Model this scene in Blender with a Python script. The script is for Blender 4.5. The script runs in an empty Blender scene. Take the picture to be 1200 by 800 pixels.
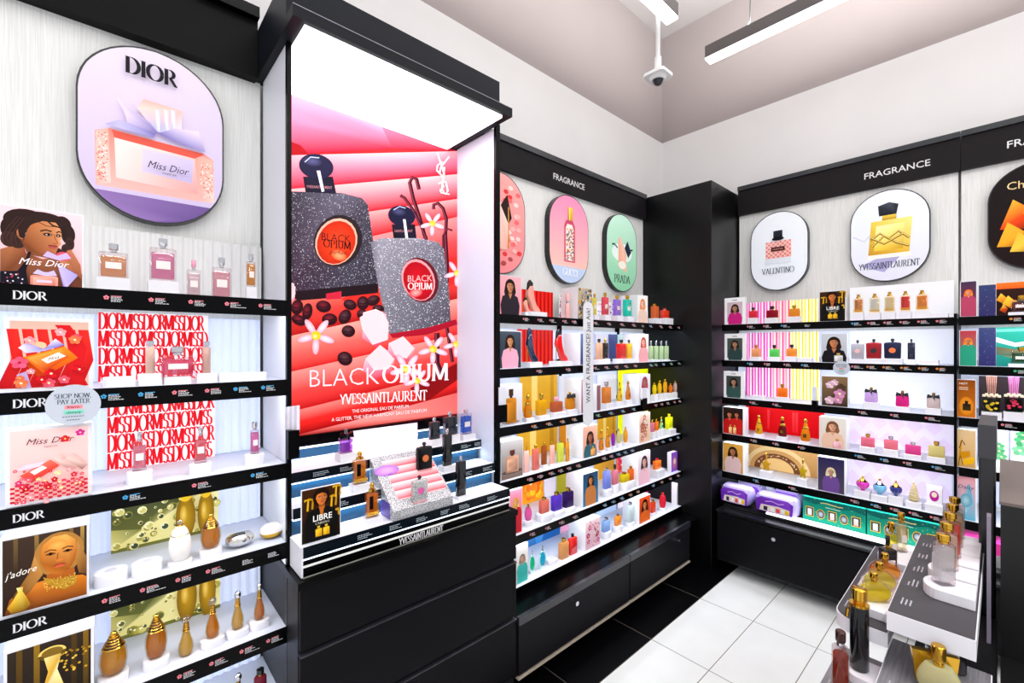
import bpy, math, random
from mathutils import Vector, Matrix
C = bpy.context.scene.collection
SC = bpy.context.scene
R = math.radians
random.seed(7)
# ------------------------------------------------------------------ camera, world, lights, exposure
H = 1.62                                   # eye height
FPX, CXP, CYP = 521.0, 600.0, 404.4        # focal length and principal point for a 1200 px wide frame
YAW = math.atan(575 / 521)
cam_d = bpy.data.cameras.new('camera'); cam = bpy.data.objects.new('camera', cam_d); C.objects.link(cam)
cam.location = (0, 0, H); cam.rotation_euler = (R(90), 0, YAW)
cam_d.sensor_width = 36; cam_d.lens = 36 * FPX / 1200; cam_d.shift_y = (CYP - 400) / 1200
cam_d.clip_start = .02
SC.camera = cam
SC.view_settings.view_transform = 'Standard'; SC.view_settings.look = 'None'
SC.view_settings.gamma = 1; SC.view_settings.use_curve_mapping = False
SC.view_settings.exposure = 0.0
W = bpy.data.worlds.new('world'); SC.world = W; W.use_nodes = True
W.node_tree.nodes['Background'].inputs[0].default_value = (.93, .95, 1, 1)
W.node_tree.nodes['Background'].inputs[1].default_value = 0.8
SC.cycles.max_bounces = 8; SC.cycles.transparent_max_bounces = 24; SC.cycles.diffuse_bounces = 3
SC.cycles.caustics_reflective = False; SC.cycles.caustics_refractive = False
SC.cycles.sample_clamp_indirect = 4
def area(name, loc, xdir, direction, sx, sy, watt, col=(1, 1, 1)):
    d = bpy.data.lights.new(name, 'AREA'); d.shape = 'RECTANGLE'; d.size = sx; d.size_y = sy
    d.energy = watt; d.color = col
    o = bpy.data.objects.new(name, d); C.objects.link(o)
    Z = -Vector(direction).normalized(); X = Vector(xdir).normalized(); Y = Z.cross(X).normalized(); X = Y.cross(Z)
    m = Matrix((X, Y, Z)).transposed().to_4x4(); m.translation = Vector(loc); o.matrix_world = m
    return o
# ceiling lamps of the shop floor behind and beside the viewer
area('ceiling_lamp_light', (.6, .2, 3.35), (0, 1, 0), (0, 0, -1), 2.4, .09, 30)
area('ceiling_lamp_light', (2.2, 1.0, 3.35), (0, 1, 0), (0, 0, -1), 2.4, .09, 30)
area('ceiling_lamp_light', (.3, -1.9, 3.35), (1, 0, 0), (0, 0, -1), 2.4, .09, 30)
for lx, ly in ((-.1, 2.8), (-1.2, 1.1), (.6, .2), (1.8, 1.4)):      # upward light added over the visible lamps and elsewhere to brighten upper walls
    area('added_uplight', (lx, ly, 3.50), (1, 0, 0) if ly > 2 else (0, 1, 0), (0, 0, 1), 2.3, .06, 30 if lx < -1 else 66)
SHELF_W = 1.5        # watt per metre of shelf light strip
# ------------------------------------------------------------------ geometry helpers
FW = Vector((-math.sin(YAW), math.cos(YAW), 0)); RT = Vector((math.cos(YAW), math.sin(YAW), 0)); UP = Vector((0, 0, 1))
def ray(px, py): return FW * FPX + RT * (px - CXP) + UP * (CYP - py)
def plane(ax, val, px, py):
    D = ray(px, py); o = Vector((0, 0, H)); return o + D * ((val - o[ax]) / D[ax])
def project(p):
    q = Vector(p) - Vector((0, 0, H)); z = q.dot(FW); return CXP + FPX * q.dot(RT) / z, CYP - FPX * q.dot(UP) / z
XB, YB = -1.98, 3.71                       # back planes of the wall displays
class Frame:
    def __init__(s, left): s.left = left
    def P(s, a, z, d): return Vector((XB + d, a, z)) if s.left else Vector((a, YB - d, z))
    def hit(s, d, px, py):
        p = plane(0, XB + d, px, py) if s.left else plane(1, YB - d, px, py)
        return (p.y if s.left else p.x), p.z
    rot = property(lambda s: R(90) if s.left else 0)
LF, RF = Frame(True), Frame(False)

def lin(h):
    h = h.lstrip('#')
    if len(h) == 3: h = ''.join(c * 2 for c in h)
    out = []
    for i in (0, 2, 4):
        c = int(h[i:i + 2], 16) / 255
        out.append(c / 12.92 if c <= .04045 else ((c + .055) / 1.055) ** 2.4)
    return tuple(out) + (1,)
_m = {}
def _pr(name):
    m = bpy.data.materials.new(name); m.use_nodes = True
    return m, m.node_tree, m.node_tree.nodes['Principled BSDF']
def mat(h, rough=.4, metal=0, spec=.5, emit=0, coat=0):
    k = (h, rough, metal, spec, emit, coat)
    if k in _m: return _m[k]
    m, t, b = _pr('paint_' + h)
    b.inputs['Base Color'].default_value = lin(h); b.inputs['Roughness'].default_value = rough
    b.inputs['Metallic'].default_value = metal; b.inputs['Specular IOR Level'].default_value = spec
    b.inputs['Coat Weight'].default_value = coat
    if emit: b.inputs['Emission Color'].default_value = lin(h); b.inputs['Emission Strength'].default_value = emit
    _m[k] = m; return m
def glass(h='#ffffff', refl=.5):
    """thin-walled clear or tinted glass"""
    k = ('g', h, refl)
    if k in _m: return _m[k]
    m, t, b = _pr('glass_' + h); N, L = t.nodes, t.links
    tr = N.new('ShaderNodeBsdfTransparent'); tr.inputs[0].default_value = lin(h)
    gl = N.new('ShaderNodeBsdfGlossy'); gl.inputs['Roughness'].default_value = .04
    fr = N.new('ShaderNodeLayerWeight'); fr.inputs[0].default_value = refl
    mp = N.new('ShaderNodeMath'); mp.operation = 'MULTIPLY_ADD'; mp.inputs[1].default_value = .35; mp.inputs[2].default_value = .03
    mx = N.new('ShaderNodeMixShader'); L.new(fr.outputs['Fresnel'], mp.inputs[0]); L.new(mp.outputs[0], mx.inputs[0])
    L.new(tr.outputs[0], mx.inputs[1]); L.new(gl.outputs[0], mx.inputs[2])
    L.new(mx.outputs[0], N['Material Output'].inputs[0]); N.remove(b)
    _m[k] = m; return m
def liquid(h, clear=.6):
    k = ('l', h, clear)
    if k in _m: return _m[k]
    m, t, b = _pr('liquid_' + h); N, L = t.nodes, t.links
    c = lin(h); g = min(2.0, max(c[:3]) ** -.75); cb = tuple(min(1, x * g) for x in c[:3]) + (1,)
    b.inputs['Base Color'].default_value = cb; b.inputs['Roughness'].default_value = .08
    tr = N.new('ShaderNodeBsdfTransparent'); tr.inputs[0].default_value = tuple(x ** .3 for x in cb[:3]) + (1,)
    tl = N.new('ShaderNodeBsdfTranslucent'); tl.inputs[0].default_value = cb
    m1 = N.new('ShaderNodeMixShader'); m1.inputs[0].default_value = .5
    m2 = N.new('ShaderNodeMixShader'); m2.inputs[0].default_value = clear
    L.new(b.outputs[0], m1.inputs[1]); L.new(tl.outputs[0], m1.inputs[2])
    L.new(m1.outputs[0], m2.inputs[1]); L.new(tr.outputs[0], m2.inputs[2])
    L.new(m2.outputs[0], N['Material Output'].inputs[0])
    _m[k] = m; return m
def print_mat(emit):
    """printed graphic (colour attribute); emit > 0 for back-lit film, or a glow added to plain prints"""
    k = ('p', emit)
    if k in _m: return _m[k]
    m, t, b = _pr('printed_film' if emit else 'printed_paper'); N, L = t.nodes, t.links
    a = N.new('ShaderNodeAttribute'); a.attribute_name = 'Col'
    L.new(a.outputs['Color'], b.inputs['Base Color']); b.inputs['Roughness'].default_value = .35
    b.inputs['Specular IOR Level'].default_value = .12
    if emit:
        L.new(a.outputs['Color'], b.inputs['Emission Color']); b.inputs['Emission Strength'].default_value = emit
    _m[k] = m; return m
def noisy(name, h1, h2, scale, rough=.5, metal=0, stretch=(1, 1, 1), spec=.5, bump=0, emit=0):
    m, t, b = _pr(name); N, L = t.nodes, t.links
    tc = N.new('ShaderNodeTexCoord'); mp = N.new('ShaderNodeMapping'); mp.inputs['Scale'].default_value = stretch
    nz = N.new('ShaderNodeTexNoise'); nz.inputs['Scale'].default_value = scale; nz.inputs['Detail'].default_value = 4
    cr = N.new('ShaderNodeValToRGB'); cr.color_ramp.elements[0].color = lin(h1); cr.color_ramp.elements[1].color = lin(h2)
    cr.color_ramp.elements[0].position = .35; cr.color_ramp.elements[1].position = .65
    L.new(tc.outputs['Object'], mp.inputs[0]); L.new(mp.outputs[0], nz.inputs['Vector']); L.new(nz.outputs[0], cr.inputs[0])
    L.new(cr.outputs[0], b.inputs['Base Color']); b.inputs['Roughness'].default_value = rough; b.inputs['Metallic'].default_value = metal
    b.inputs['Specular IOR Level'].default_value = spec
    if emit: L.new(cr.outputs[0], b.inputs['Emission Color']); b.inputs['Emission Strength'].default_value = emit
    if bump:
        bp = N.new('ShaderNodeBump'); bp.inputs['Strength'].default_value = bump; L.new(nz.outputs[0], bp.inputs['Height']); L.new(bp.outputs[0], b.inputs['Normal'])
    return m
BLACK = mat('#030304', .38, 0, .06); BLACKG = mat('#020203', .25, 0, .1); CHAR = mat('#1b1a1e', .45, 0, .4)
WHITE = mat('#f1f1f4', .35); ACR = mat('#f4f2f6', .15, 0, .5); GOLD = mat('#d8a63a', .18, 1); SILV = mat('#d8d8dc', .15, 1)
DGOLD = mat('#b8860f', .25, 1)

ORG = {}
class MB:
    def __init__(s): s.v = []; s.f = []; s.c = []; s.mi = []
    def add(s, vs, fs, col=None, mi=0):
        n = len(s.v); s.v += [Vector(p) for p in vs]; s.f += [tuple(n + i for i in f) for f in fs]; s.mi += [mi] * len(fs)
        if col is not None: s.c += (list(col) if isinstance(col, list) else [col] * len(vs))
        return s
    def box(s, a, b, mi=0):
        x0, x1 = sorted((a[0], b[0])); y0, y1 = sorted((a[1], b[1])); z0, z1 = sorted((a[2], b[2]))
        return s.add([(x0, y0, z0), (x1, y0, z0), (x1, y1, z0), (x0, y1, z0), (x0, y0, z1), (x1, y0, z1), (x1, y1, z1), (x0, y1, z1)],
                     [(0, 3, 2, 1), (4, 5, 6, 7), (0, 1, 5, 4), (1, 2, 6, 5), (2, 3, 7, 6), (3, 0, 4, 7)], mi=mi)
    def fbox(s, F, a0, a1, z0, z1, d0, d1): return s.box(F.P(a0, z0, d0), F.P(a1, z1, d1))
    def loft(s, prof, n=20, cx=0, cy=0, M=None, caps=True):
        """prof: (z, half width x, half depth y, superellipse power)"""
        vs = []
        for z, hx, hy, p in prof:
            for i in range(n):
                t = 2 * math.pi * (i + .5) / n; c, q = math.cos(t), math.sin(t)
                r = (abs(c) ** p + abs(q) ** p) ** (-1 / p)
                v = Vector((cx + hx * r * c, cy + hy * r * q, z)); vs.append(M @ v if M else v)
        fs = [(k * n + i, k * n + (i + 1) % n, (k + 1) * n + (i + 1) % n, (k + 1) * n + i) for k in range(len(prof) - 1) for i in range(n)]
        if caps: fs += [tuple(reversed(range(n))), tuple(range((len(prof) - 1) * n, len(prof) * n))]
        return s.add(vs, fs)
    def tube(s, pts, r, n=8):
        pts = [Vector(p) for p in pts]; vs = []
        for i, p in enumerate(pts):
            t = (pts[min(i + 1, len(pts) - 1)] - pts[max(i - 1, 0)]).normalized()
            a = t.cross(Vector((0, 0, 1)) if abs(t.z) < .9 else Vector((1, 0, 0))).normalized(); b = t.cross(a)
            vs += [p + (a * math.cos(2 * math.pi * k / n) + b * math.sin(2 * math.pi * k / n)) * r for k in range(n)]
        m = len(pts)
        fs = [(k * n + i, k * n + (i + 1) % n, (k + 1) * n + (i + 1) % n, (k + 1) * n + i) for k in range(m - 1) for i in range(n)]
        return s.add(vs, fs + [tuple(reversed(range(n))), tuple(range((m - 1) * n, m * n))])
    def extrude(s, outline, off):
        """closed outline of 3-D points extruded by vector off"""
        n = len(outline); o = [Vector(p) for p in outline]; off = Vector(off)
        return s.add(o + [p + off for p in o], [tuple(range(n)), tuple(reversed(range(n, 2 * n)))] + [(i, n + i, n + (i + 1) % n, (i + 1) % n) for i in range(n)])
    def build(s, name, m, parent=None, world=True, smooth=0, bevel=0):
        org = Vector((0, 0, 0))
        if parent is not None and world: org = ORG.get(parent.name, Vector((0, 0, 0)))
        if parent is None:
            xs = [v.x for v in s.v]; ys = [v.y for v in s.v]; zs = [v.z for v in s.v]
            org = Vector(((min(xs) + max(xs)) / 2, (min(ys) + max(ys)) / 2, min(zs)))
        me = bpy.data.meshes.new(name); me.from_pydata([v - org for v in s.v], [], s.f); 
        for q in (m if isinstance(m, (list, tuple)) else [m]): me.materials.append(q)
        if any(s.mi): me.polygons.foreach_set('material_index', s.mi)
        if s.c:
            a = me.color_attributes.new('Col', 'FLOAT_COLOR', 'POINT'); a.data.foreach_set('color', [x for c in s.c for x in c])
        if smooth:
            me.polygons.foreach_set('use_smooth', [True] * len(me.polygons)); me.set_sharp_from_angle(angle=R(smooth))
        me.update()
        o = bpy.data.objects.new(name, me); C.objects.link(o)
        if bevel:
            bv = o.modifiers.new('bevel', 'BEVEL'); bv.width = bevel; bv.segments = 2; bv.limit_method = 'ANGLE'
        if parent is None: o.location = org; ORG[o.name] = org
        else: o.parent = parent; ORG[o.name] = ORG.get(parent.name, Vector((0, 0, 0)))
        return o
LABELS = {}
def tag(o, label, cat, group=None, kind=None):
    o['label'] = label; o['category'] = cat
    if group: o['group'] = group
    if kind: o['kind'] = kind
    n = len(label.split())
    if not 4 <= n <= 16: print('LABEL LENGTH', n, label)
    if label in LABELS: print('DUPLICATE LABEL', label)
    LABELS[label] = 1
    return o
def thing(name, loc, label, cat, group=None, rot=0, world=True):
    o = bpy.data.objects.new(name, None); C.objects.link(o); o.location = loc; o.rotation_euler = (0, 0, rot)
    o.empty_display_size = .03
    ORG[o.name] = Vector(loc) if world else Vector((0, 0, 0))
    return tag(o, label, cat, group)
def struct(name, mb, m): o = mb.build(name, m); o['kind'] = 'structure'; return o

# ------------------------------------------------------------------ lettering and flat graphics
def arc(cx, cy, rx, ry, a0, a1, n=9):
    return [(cx + rx * math.cos(R(a0 + (a1 - a0) * i / n)), cy + ry * math.sin(R(a0 + (a1 - a0) * i / n))) for i in range(n + 1)]
G = {  # advance width, strokes (unit height)
 'A': (.72, [[(.06, 0), (.36, 1)], [(.36, 1), (.66, 0)], [(.17, .34), (.55, .34)], [(0, 0), (.16, 0)], [(.54, 0), (.76, 0)]]),
 'B': (.64, [[(.14, 0), (.14, 1)], [(.02, 1), (.3, 1)] + arc(.32, .76, .2, .24, 90, -90) + [(.14, .52)], arc(.32, .26, .25, .26, 90, -90) + [(.02, 0)]]),
 'C': (.74, [arc(.4, .5, .34, .5, 50, 310, 16), [(.62, .88), (.62, .7)]]),
 'D': (.76, [[(.14, 0), (.14, 1)], [(.02, 1), (.3, 1)] + arc(.3, .5, .38, .5, 90, -90, 14) + [(.02, 0)]]),
 'E': (.6, [[(.14, 0), (.14, 1)], [(.02, 1), (.5, 1), (.5, .84)], [(.14, .52), (.4, .52)], [(.02, 0), (.54, 0), (.54, .18)]]),
 'F': (.56, [[(.14, 0), (.14, 1)], [(.02, 1), (.5, 1), (.5, .84)], [(.14, .52), (.4, .52)], [(.02, 0), (.28, 0)]]),
 'G': (.78, [arc(.4, .5, .34, .5, 50, 350, 18), [(.62, .45), (.62, .12)], [(.46, .45), (.76, .45)]]),
 'H': (.78, [[(.14, 0), (.14, 1)], [(.62, 0), (.62, 1)], [(.14, .52), (.62, .52)], [(.02, 1), (.26, 1)], [(.02, 0), (.26, 0)], [(.5, 1), (.74, 1)], [(.5, 0), (.74, 0)]]),
 'I': (.32, [[(.14, 0), (.14, 1)], [(.02, 1), (.26, 1)], [(.02, 0), (.26, 0)]]),
 'K': (.7, [[(.14, 0), (.14, 1)], [(.6, 1), (.14, .42)], [(.3, .6), (.66, 0)], [(.02, 0), (.26, 0)]]),
 'L': (.58, [[(.14, 0), (.14, 1)], [(.02, 1), (.28, 1)], [(.02, 0), (.54, 0), (.54, .2)]]),
 'M': (.92, [[(.1, 0), (.14, 1)], [(.14, 1), (.44, .05)], [(.44, .05), (.74, 1)], [(.76, 0), (.76, 1)], [(0, 0), (.2, 0)], [(.66, 0), (.88, 0)]]),
 'N': (.78, [[(.12, 0), (.12, 1)], [(.12, 1), (.64, 0)], [(.64, 0), (.64, 1)], [(0, 0), (.24, 0)], [(.54, 1), (.76, 1)]]),
 'O': (.84, [arc(.4, .5, .36, .5, 0, 360, 22)]),
 'P': (.62, [[(.14, 0), (.14, 1)], [(.02, 1), (.3, 1)] + arc(.3, .73, .24, .27, 90, -90) + [(.14, .46)], [(.02, 0), (.28, 0)]]),
 'R': (.7, [[(.14, 0), (.14, 1)], [(.02, 1), (.3, 1)] + arc(.3, .74, .23, .26, 90, -90) + [(.14, .48)], [(.34, .48), (.62, .02), (.72, 0)], [(.02, 0), (.26, 0)]]),
 'S': (.56, [arc(.27, .76, .2, .24, 30, 250, 10) + arc(.27, .26, .22, .26, 80, -150, 10)]),
 'T': (.64, [[(.3, 0), (.3, 1)], [(.02, .84), (.02, 1), (.58, 1), (.58, .84)], [(.18, 0), (.42, 0)]]),
 'U': (.74, [[(.12, 1), (.12, .34)] + arc(.36, .34, .24, .34, 180, 360) + [(.6, 1)], [(0, 1), (.24, 1)], [(.5, 1), (.72, 1)]]),
 'V': (.7, [[(.04, 1), (.34, 0)], [(.34, 0), (.62, 1)], [(-.04, 1), (.16, 1)], [(.52, 1), (.72, 1)]]),
 'W': (1.0, [[(.04, 1), (.26, 0)], [(.26, 0), (.48, .95)], [(.48, .95), (.72, 0)], [(.72, 0), (.92, 1)]]),
 'Y': (.66, [[(.04, 1), (.32, .46)], [(.6, 1), (.32, .46)], [(.32, .46), (.32, 0)]]),
 ',': (.24, [[(.12, .08), (.06, -.16)]]), "'": (.2, [[(.1, 1), (.08, .78)]]), ' ': (.34, []),
}
_tc = {}
def font_text(s, shear=0, bold=0):
    k = (s, shear, bold)
    if k in _tc: return _tc[k]
    cu = bpy.data.curves.new('t', 'FONT'); cu.body = s; cu.size = 1; cu.shear = shear; cu.offset = bold; cu.resolution_u = 2
    o = bpy.data.objects.new('t', cu); me = o.to_mesh()
    vs = [(v.co.x, v.co.y) for v in me.vertices]; fs = [tuple(p.vertices) for p in me.polygons]
    o.to_mesh_clear(); bpy.data.objects.remove(o); bpy.data.curves.remove(cu)
    _tc[k] = (vs, fs); return _tc[k]
class Art:
    """flat printed graphic; fn(u, v, w) gives the place of a point, w = layer height"""
    def __init__(s, fn, step=.00008): s.fn = fn; s.mb = MB(); s.k = 0; s.step = step
    def poly(s, pts, col, lay=True):
        if lay: s.k += 1
        w = s.k * s.step
        cs = [lin(c) for c in col] if isinstance(col, list) else lin(col)
        s.mb.add([s.fn(u, v, w) for u, v in pts], [tuple(range(len(pts)))], cs)
        return s
    def rect(s, u0, v0, u1, v1, col, col2=None):
        """col at v0, col2 at v1"""
        c = col if col2 is None else [col, col, col2, col2]
        return s.poly([(u0, v0), (u1, v0), (u1, v1), (u0, v1)], c)
    def ell(s, cx, cy, rx, ry, col, rot=0, n=20, a0=0, a1=360, col2=None):
        c, q = math.cos(R(rot)), math.sin(R(rot)); pts = []
        m = n if a1 - a0 >= 360 else n + 1
        for i in range(m):
            t = R(a0 + (a1 - a0) * i / n); x, y = rx * math.cos(t), ry * math.sin(t); pts.append((cx + x * c - y * q, cy + x * q + y * c))
        if col2 is None: return s.poly(pts, col)
        s.k += 1; w = s.k * s.step
        s.mb.add([s.fn(cx, cy, w)] + [s.fn(u, v, w) for u, v in pts], [(0, i + 1, (i + 1) % len(pts) + 1) for i in range(len(pts))], [lin(col)] + [lin(col2)] * len(pts))
        return s
    def line(s, pts, wd, col, wd2=None, lay=True):
        if lay: s.k += 1
        w = s.k * s.step; n = len(pts); L = []; Rr = []
        for i, p in enumerate(pts):
            a = pts[max(i - 1, 0)]; b = pts[min(i + 1, n - 1)]; dx, dy = b[0] - a[0], b[1] - a[1]; l = math.hypot(dx, dy) or 1
            h = (wd if wd2 is None else wd2 + (wd - wd2) * abs(dy) / l) / 2
            L.append((p[0] - dy / l * h, p[1] + dx / l * h)); Rr.append((p[0] + dy / l * h, p[1] - dx / l * h))
        vs = [s.fn(u, v, w) for u, v in L + Rr]
        s.mb.add(vs, [(i, i + 1, n + i + 1, n + i) for i in range(n - 1)], lin(col)); return s
    def serif(s, text, x, y, h, col, thick=.14, thin=.035, sx=1, vy=1, center=False, gap=0, slope=0):
        """stroke lettering with broad-nib contrast; vy = -1 when v runs downwards; slope tilts the baseline"""
        adv = sum((G[c][0] + gap) for c in text) * h * sx
        if center: x -= adv / 2
        s.k += 1; x00 = x
        for c in text:
            a, st = G[c]
            for p in st:
                q = [(x + px * h * sx, y + vy * py * h + slope * (x + px * h * sx - x00)) for px, py in p]
                s.line(q, thick * h, col, thin * h, lay=False)
            x += (a + gap) * h * sx
        return s
    def text(s, t, x, y, h, col, sx=1, shear=0, bold=0, vy=1, center=False, slope=0, vert=False):
        vs, fs = font_text(t, shear, bold)
        if not vs: return s
        wd = max(v[0] for v in vs); off = wd * h * sx / 2 if center else 0
        s.k += 1; w = s.k * s.step
        P = []
        for a, b in vs:
            u = a * h * sx - off; v = b * h
            P.append((x - v, y + u) if vert else (x + u, y + vy * v + slope * u))
        s.mb.add([s.fn(u, v, w) for u, v in P], fs, lin(col)); return s
    def build(s, name, parent, emit=0): return s.mb.build(name, print_mat(emit), parent)
def fart(F, s0, s1, z0, z1, d, step=.00008):
    """graphic on a wall-parallel face: u, v in 0..1 across and up; sm = metres per unit helpers"""
    a = Art(lambda u, v, w: F.P(s0 + (s1 - s0) * u, z0 + (z1 - z0) * v, d + w), step); a.asp = (s1 - s0) / (z1 - z0); return a
def part_tag(o, label): o['label'] = label; return o
# ------------------------------------------------------------------ the room
def tile_mat():
    m, t, b = _pr('floor_tiles'); N, L = t.nodes, t.links
    ge = N.new('ShaderNodeNewGeometry'); se = N.new('ShaderNodeSeparateXYZ'); L.new(ge.outputs['Position'], se.inputs[0])
    def M(op, a, bb=None, cc=None):
        n = N.new('ShaderNodeMath'); n.operation = op
        for i, x in enumerate((a, bb, cc)):
            if x is None: continue
            if isinstance(x, (int, float)): n.inputs[i].default_value = x
            else: L.new(x, n.inputs[i])
        return n.outputs[0]
    def grout(ax, off, per):
        f = M('FRACT', M('DIVIDE', M('SUBTRACT', ax, off - 20 * per), per))
        dd = M('MULTIPLY', M('MINIMUM', f, M('SUBTRACT', 1.0, f)), per)
        return M('LESS_THAN', dd, .0022)
    g = M('MAXIMUM', grout(se.outputs[0], -1.300, .3165), grout(se.outputs[1], 2.215, .589))
    isw = M('GREATER_THAN', se.outputs[0], -1.300)
    nz = N.new('ShaderNodeTexNoise'); nz.inputs['Scale'].default_value = 6; L.new(ge.outputs['Position'], nz.inputs['Vector'])
    cr = N.new('ShaderNodeValToRGB'); cr.color_ramp.elements[0].color = lin('#e6e8e8'); cr.color_ramp.elements[1].color = lin('#f2f3f2'); L.new(nz.outputs[0], cr.inputs[0])
    def mix(f, a, c):
        n = N.new('ShaderNodeMix'); n.data_type = 'RGBA'; L.new(f, n.inputs[0])
        for i, x in ((6, a), (7, c)):
            if isinstance(x, tuple): n.inputs[i].default_value = x
            else: L.new(x, n.inputs[i])
        return n.outputs[2]
    base = mix(isw, lin('#040406'), cr.outputs[0]); gc = mix(isw, lin('#57524c'), lin('#7d786f'))
    L.new(mix(g, base, gc), b.inputs['Base Color']); b.inputs['Roughness'].default_value = .32
    L.new(M('MULTIPLY_ADD', isw, .25, .15), b.inputs['Specular IOR Level'])
    return m
X1, Y0, ZC, ZP = 4.2, -3.2, 4.43, 3.473     # room extents, ceiling and paint-line height
struct('floor', MB().box((-2.1, Y0, -.05), (X1, 3.764, 0)), tile_mat())
MAUVE = mat('#a59b99', .7, 0, .2); WALLW = noisy('wall_paint', '#eceae9', '#f0eeed', 2, .7, 0, (1, 1, 1), .2)
struct('ceiling', MB().box((-2.1, Y0, ZC), (X1, 3.764, ZC + .05)), mat('#c9c4c2', .7, 0, .2))
struct('wall_left', MB().box((-2.16, Y0, 0), (-2.1, 3.82, ZP)), WALLW)
struct('wall_left_upper', MB().box((-2.16, Y0, ZP), (-2.1, 3.82, ZC)), MAUVE)
struct('wall_back', MB().box((-2.1, 3.764, 0), (X1, 3.82, ZP)), WALLW)
struct('wall_back_upper', MB().box((-2.1, 3.764, ZP), (X1, 3.82, ZC)), MAUVE)
# ------------------------------------------------------------------ shelving bays
BRUSH = noisy('brushed_panel', '#e4e4e0', '#f4f4f1', 30, .45, 0, (1, 1, .02) if 0 else (14, 14, .25), .3)
def ribbed(F, s0, s1, z0, z1, d, pitch=.028, amp=.006):
    mb = MB(); n = max(2, int((s1 - s0) / pitch)) * 4
    for i in range(n + 1):
        s = s0 + (s1 - s0) * i / n; k = i % 4; dd = d + (amp if k in (1, 2) else 0)
        mb.v += [F.P(s, z0, dd), F.P(s, z1, dd)]; mb.mi += []
    for i in range(n): mb.f.append((2 * i, 2 * i + 2, 2 * i + 3, 2 * i + 1)); mb.mi.append(0)
    return mb
LIT = mat('#d6dff8', .5, 0, .2, .40)       # opal back panel lit from behind
LED = mat('#eef2ff', .5, 0, .3, 2.5)
SHTOP = mat('#dfe3f0', .4)
def price_label(A, s, z, u, icon):
    """a tiny printed ticket: icon and rows of unreadably small type. A maps metres"""
    rnd = random.Random(int(s * 997 + z * 313))
    c = {'p': '#e8808c', 'b': '#4aa3d8', 'o': '#e08030', 'g': '#40b070', '': None}[icon]
    if c:
        for k in range(5):
            t = k * 72 + 90; A.ell(s - u * 1.1 + .45 * u * math.cos(R(t)), z + u * .3 + .45 * u * math.sin(R(t)), .32 * u, .32 * u, c, n=6)
        x = s; A.rect(s, z + u * .7, s + u * 2.6, z + u * .95, c)
    for r, ln in enumerate([rnd.uniform(1.5, 2.5), rnd.uniform(2, 3.4), rnd.uniform(1.5, 3), rnd.uniform(2.2, 5)]):
        x = s; zz = z + u * (.35 - .45 * r)
        while x < s + ln * u:
            w = rnd.uniform(.25, .7) * u; A.rect(x, zz, x + w, zz + u * .24, '#d8d8dc'); x += w + .15 * u
def mart(F, d): return Art(lambda u, v, w: F.P(u, v, d + w))
def shelf(bay, F, s0, s1, z, labels=(), names=(), light=True, hstrip=.036, d0=.03, d1=.35, u=.008):
    b = MB().fbox(F, s0, s1, z - .02, z, d0, d1 - .004).build('shelf', BLACK, bay)
    MB().fbox(F, s0 + .002, s1 - .002, z, z + .002, d0, d1 - .004).build('shelf_mat', SHTOP, b)
    MB().fbox(F, s0, s1, z - hstrip, z + .004, d1 - .004, d1).build('price_strip', BLACKG, b)
    if labels or names:
        for s, ic in labels:
            A = mart(F, d1 + .0004); price_label(A, s, z - hstrip * .42, u, ic); A.build('price_label', b)
        A = mart(F, d1 + .0004)
        for s, t in names:
            if t == 'DIOR': A.serif(t, s, z - hstrip * .68, hstrip * .40, '#e6e6ea', .19, .05, 1.12)
            else: A.text(t, s, z - hstrip * .62, hstrip * .42, '#c8c8cc')
        if names: A.build('shelf_name', b)
    if light:
        MB().fbox(F, s0 + .01, s1 - .01, z - .030, z - .021, d1 - .02, d1 - .006).build('light_strip', LED, b)
        L = s1 - s0
        area('shelf_light', F.P((s0 + s1) / 2, z - .034, d1 - .02), F.P(1, 0, 0) - F.P(0, 0, 0), (F.P(0, 0, -.62) - F.P(0, 0, 0)) - Vector((0, 0, 1)), L - .03, .012, SHELF_W * L, (.9, .94, 1))
    return b
ZS = [1.768, 1.500, 1.216, .948, .662, .40]
def px_labels(F, z, lst): return [(F.hit(.35, px, 404)[0] if True else 0, ic) for px, ic in lst]

# near left bay -----------------------------------------------------
S0, S1 = -.62, .452
dior = thing('display_bay', LF.P(-.1, 0, .17), 'tall black shelving bay at the far left with white ribbed backs and five lit shelves', 'shelving')
MB().fbox(LF, S0, S1 - .01, .1, 2.66, 0, .012).build('back_panel', BRUSH, dior)
ribbed(LF, -.062, .437, 1.772, 1.998, .05).build('riser_panel', noisy('matt_ribs', '#e2e2e0', '#eeeeec', 3, .5), dior)
for a, b_ in zip(ZS, ZS[1:]): ribbed(LF, S0, .436, b_ + .004, a - .05, .035).build('lit_panel', LIT, dior)
ribbed(LF, S0, .436, .12, ZS[5] - .04, .035).build('lit_panel', LIT, dior)
hd = MB().fbox(LF, S0, .423, 2.645, 2.86, .0, .06).build('header', mat('#09080a', .5, 0, .1), dior)
MB().fbox(LF, S0, .423, 2.86, 2.9, .0, .09).build('header_cap', BLACKG, hd)
lab = {0: [(130, 'p'), (182, 'p'), (228, 'p'), (270, 'p'), (309, 'p')], 1: [(127, 'b'), (170, 'b'), (209, 'p'), (247, 'p'), (280, 'b'), (312, 'b')],
       2: [(152, 'b'), (232, 'p'), (300, 'b')], 3: [(128, 'p'), (172, 'p'), (213, 'p'), (248, 'p'), (284, ''), (314, '')], 4: [(215, 'p'), (252, 'p'), (287, 'p'), (318, 'p')], 5: []}
for i, z in enumerate(ZS):
    shelf(dior, LF, S0, S1 - .004, z, px_labels(LF, z, lab[i]), [(-.176, 'DIOR')] if i < 5 else [], hstrip=.05 if i not in (2,) else .046, u=.0085, light=True)
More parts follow.
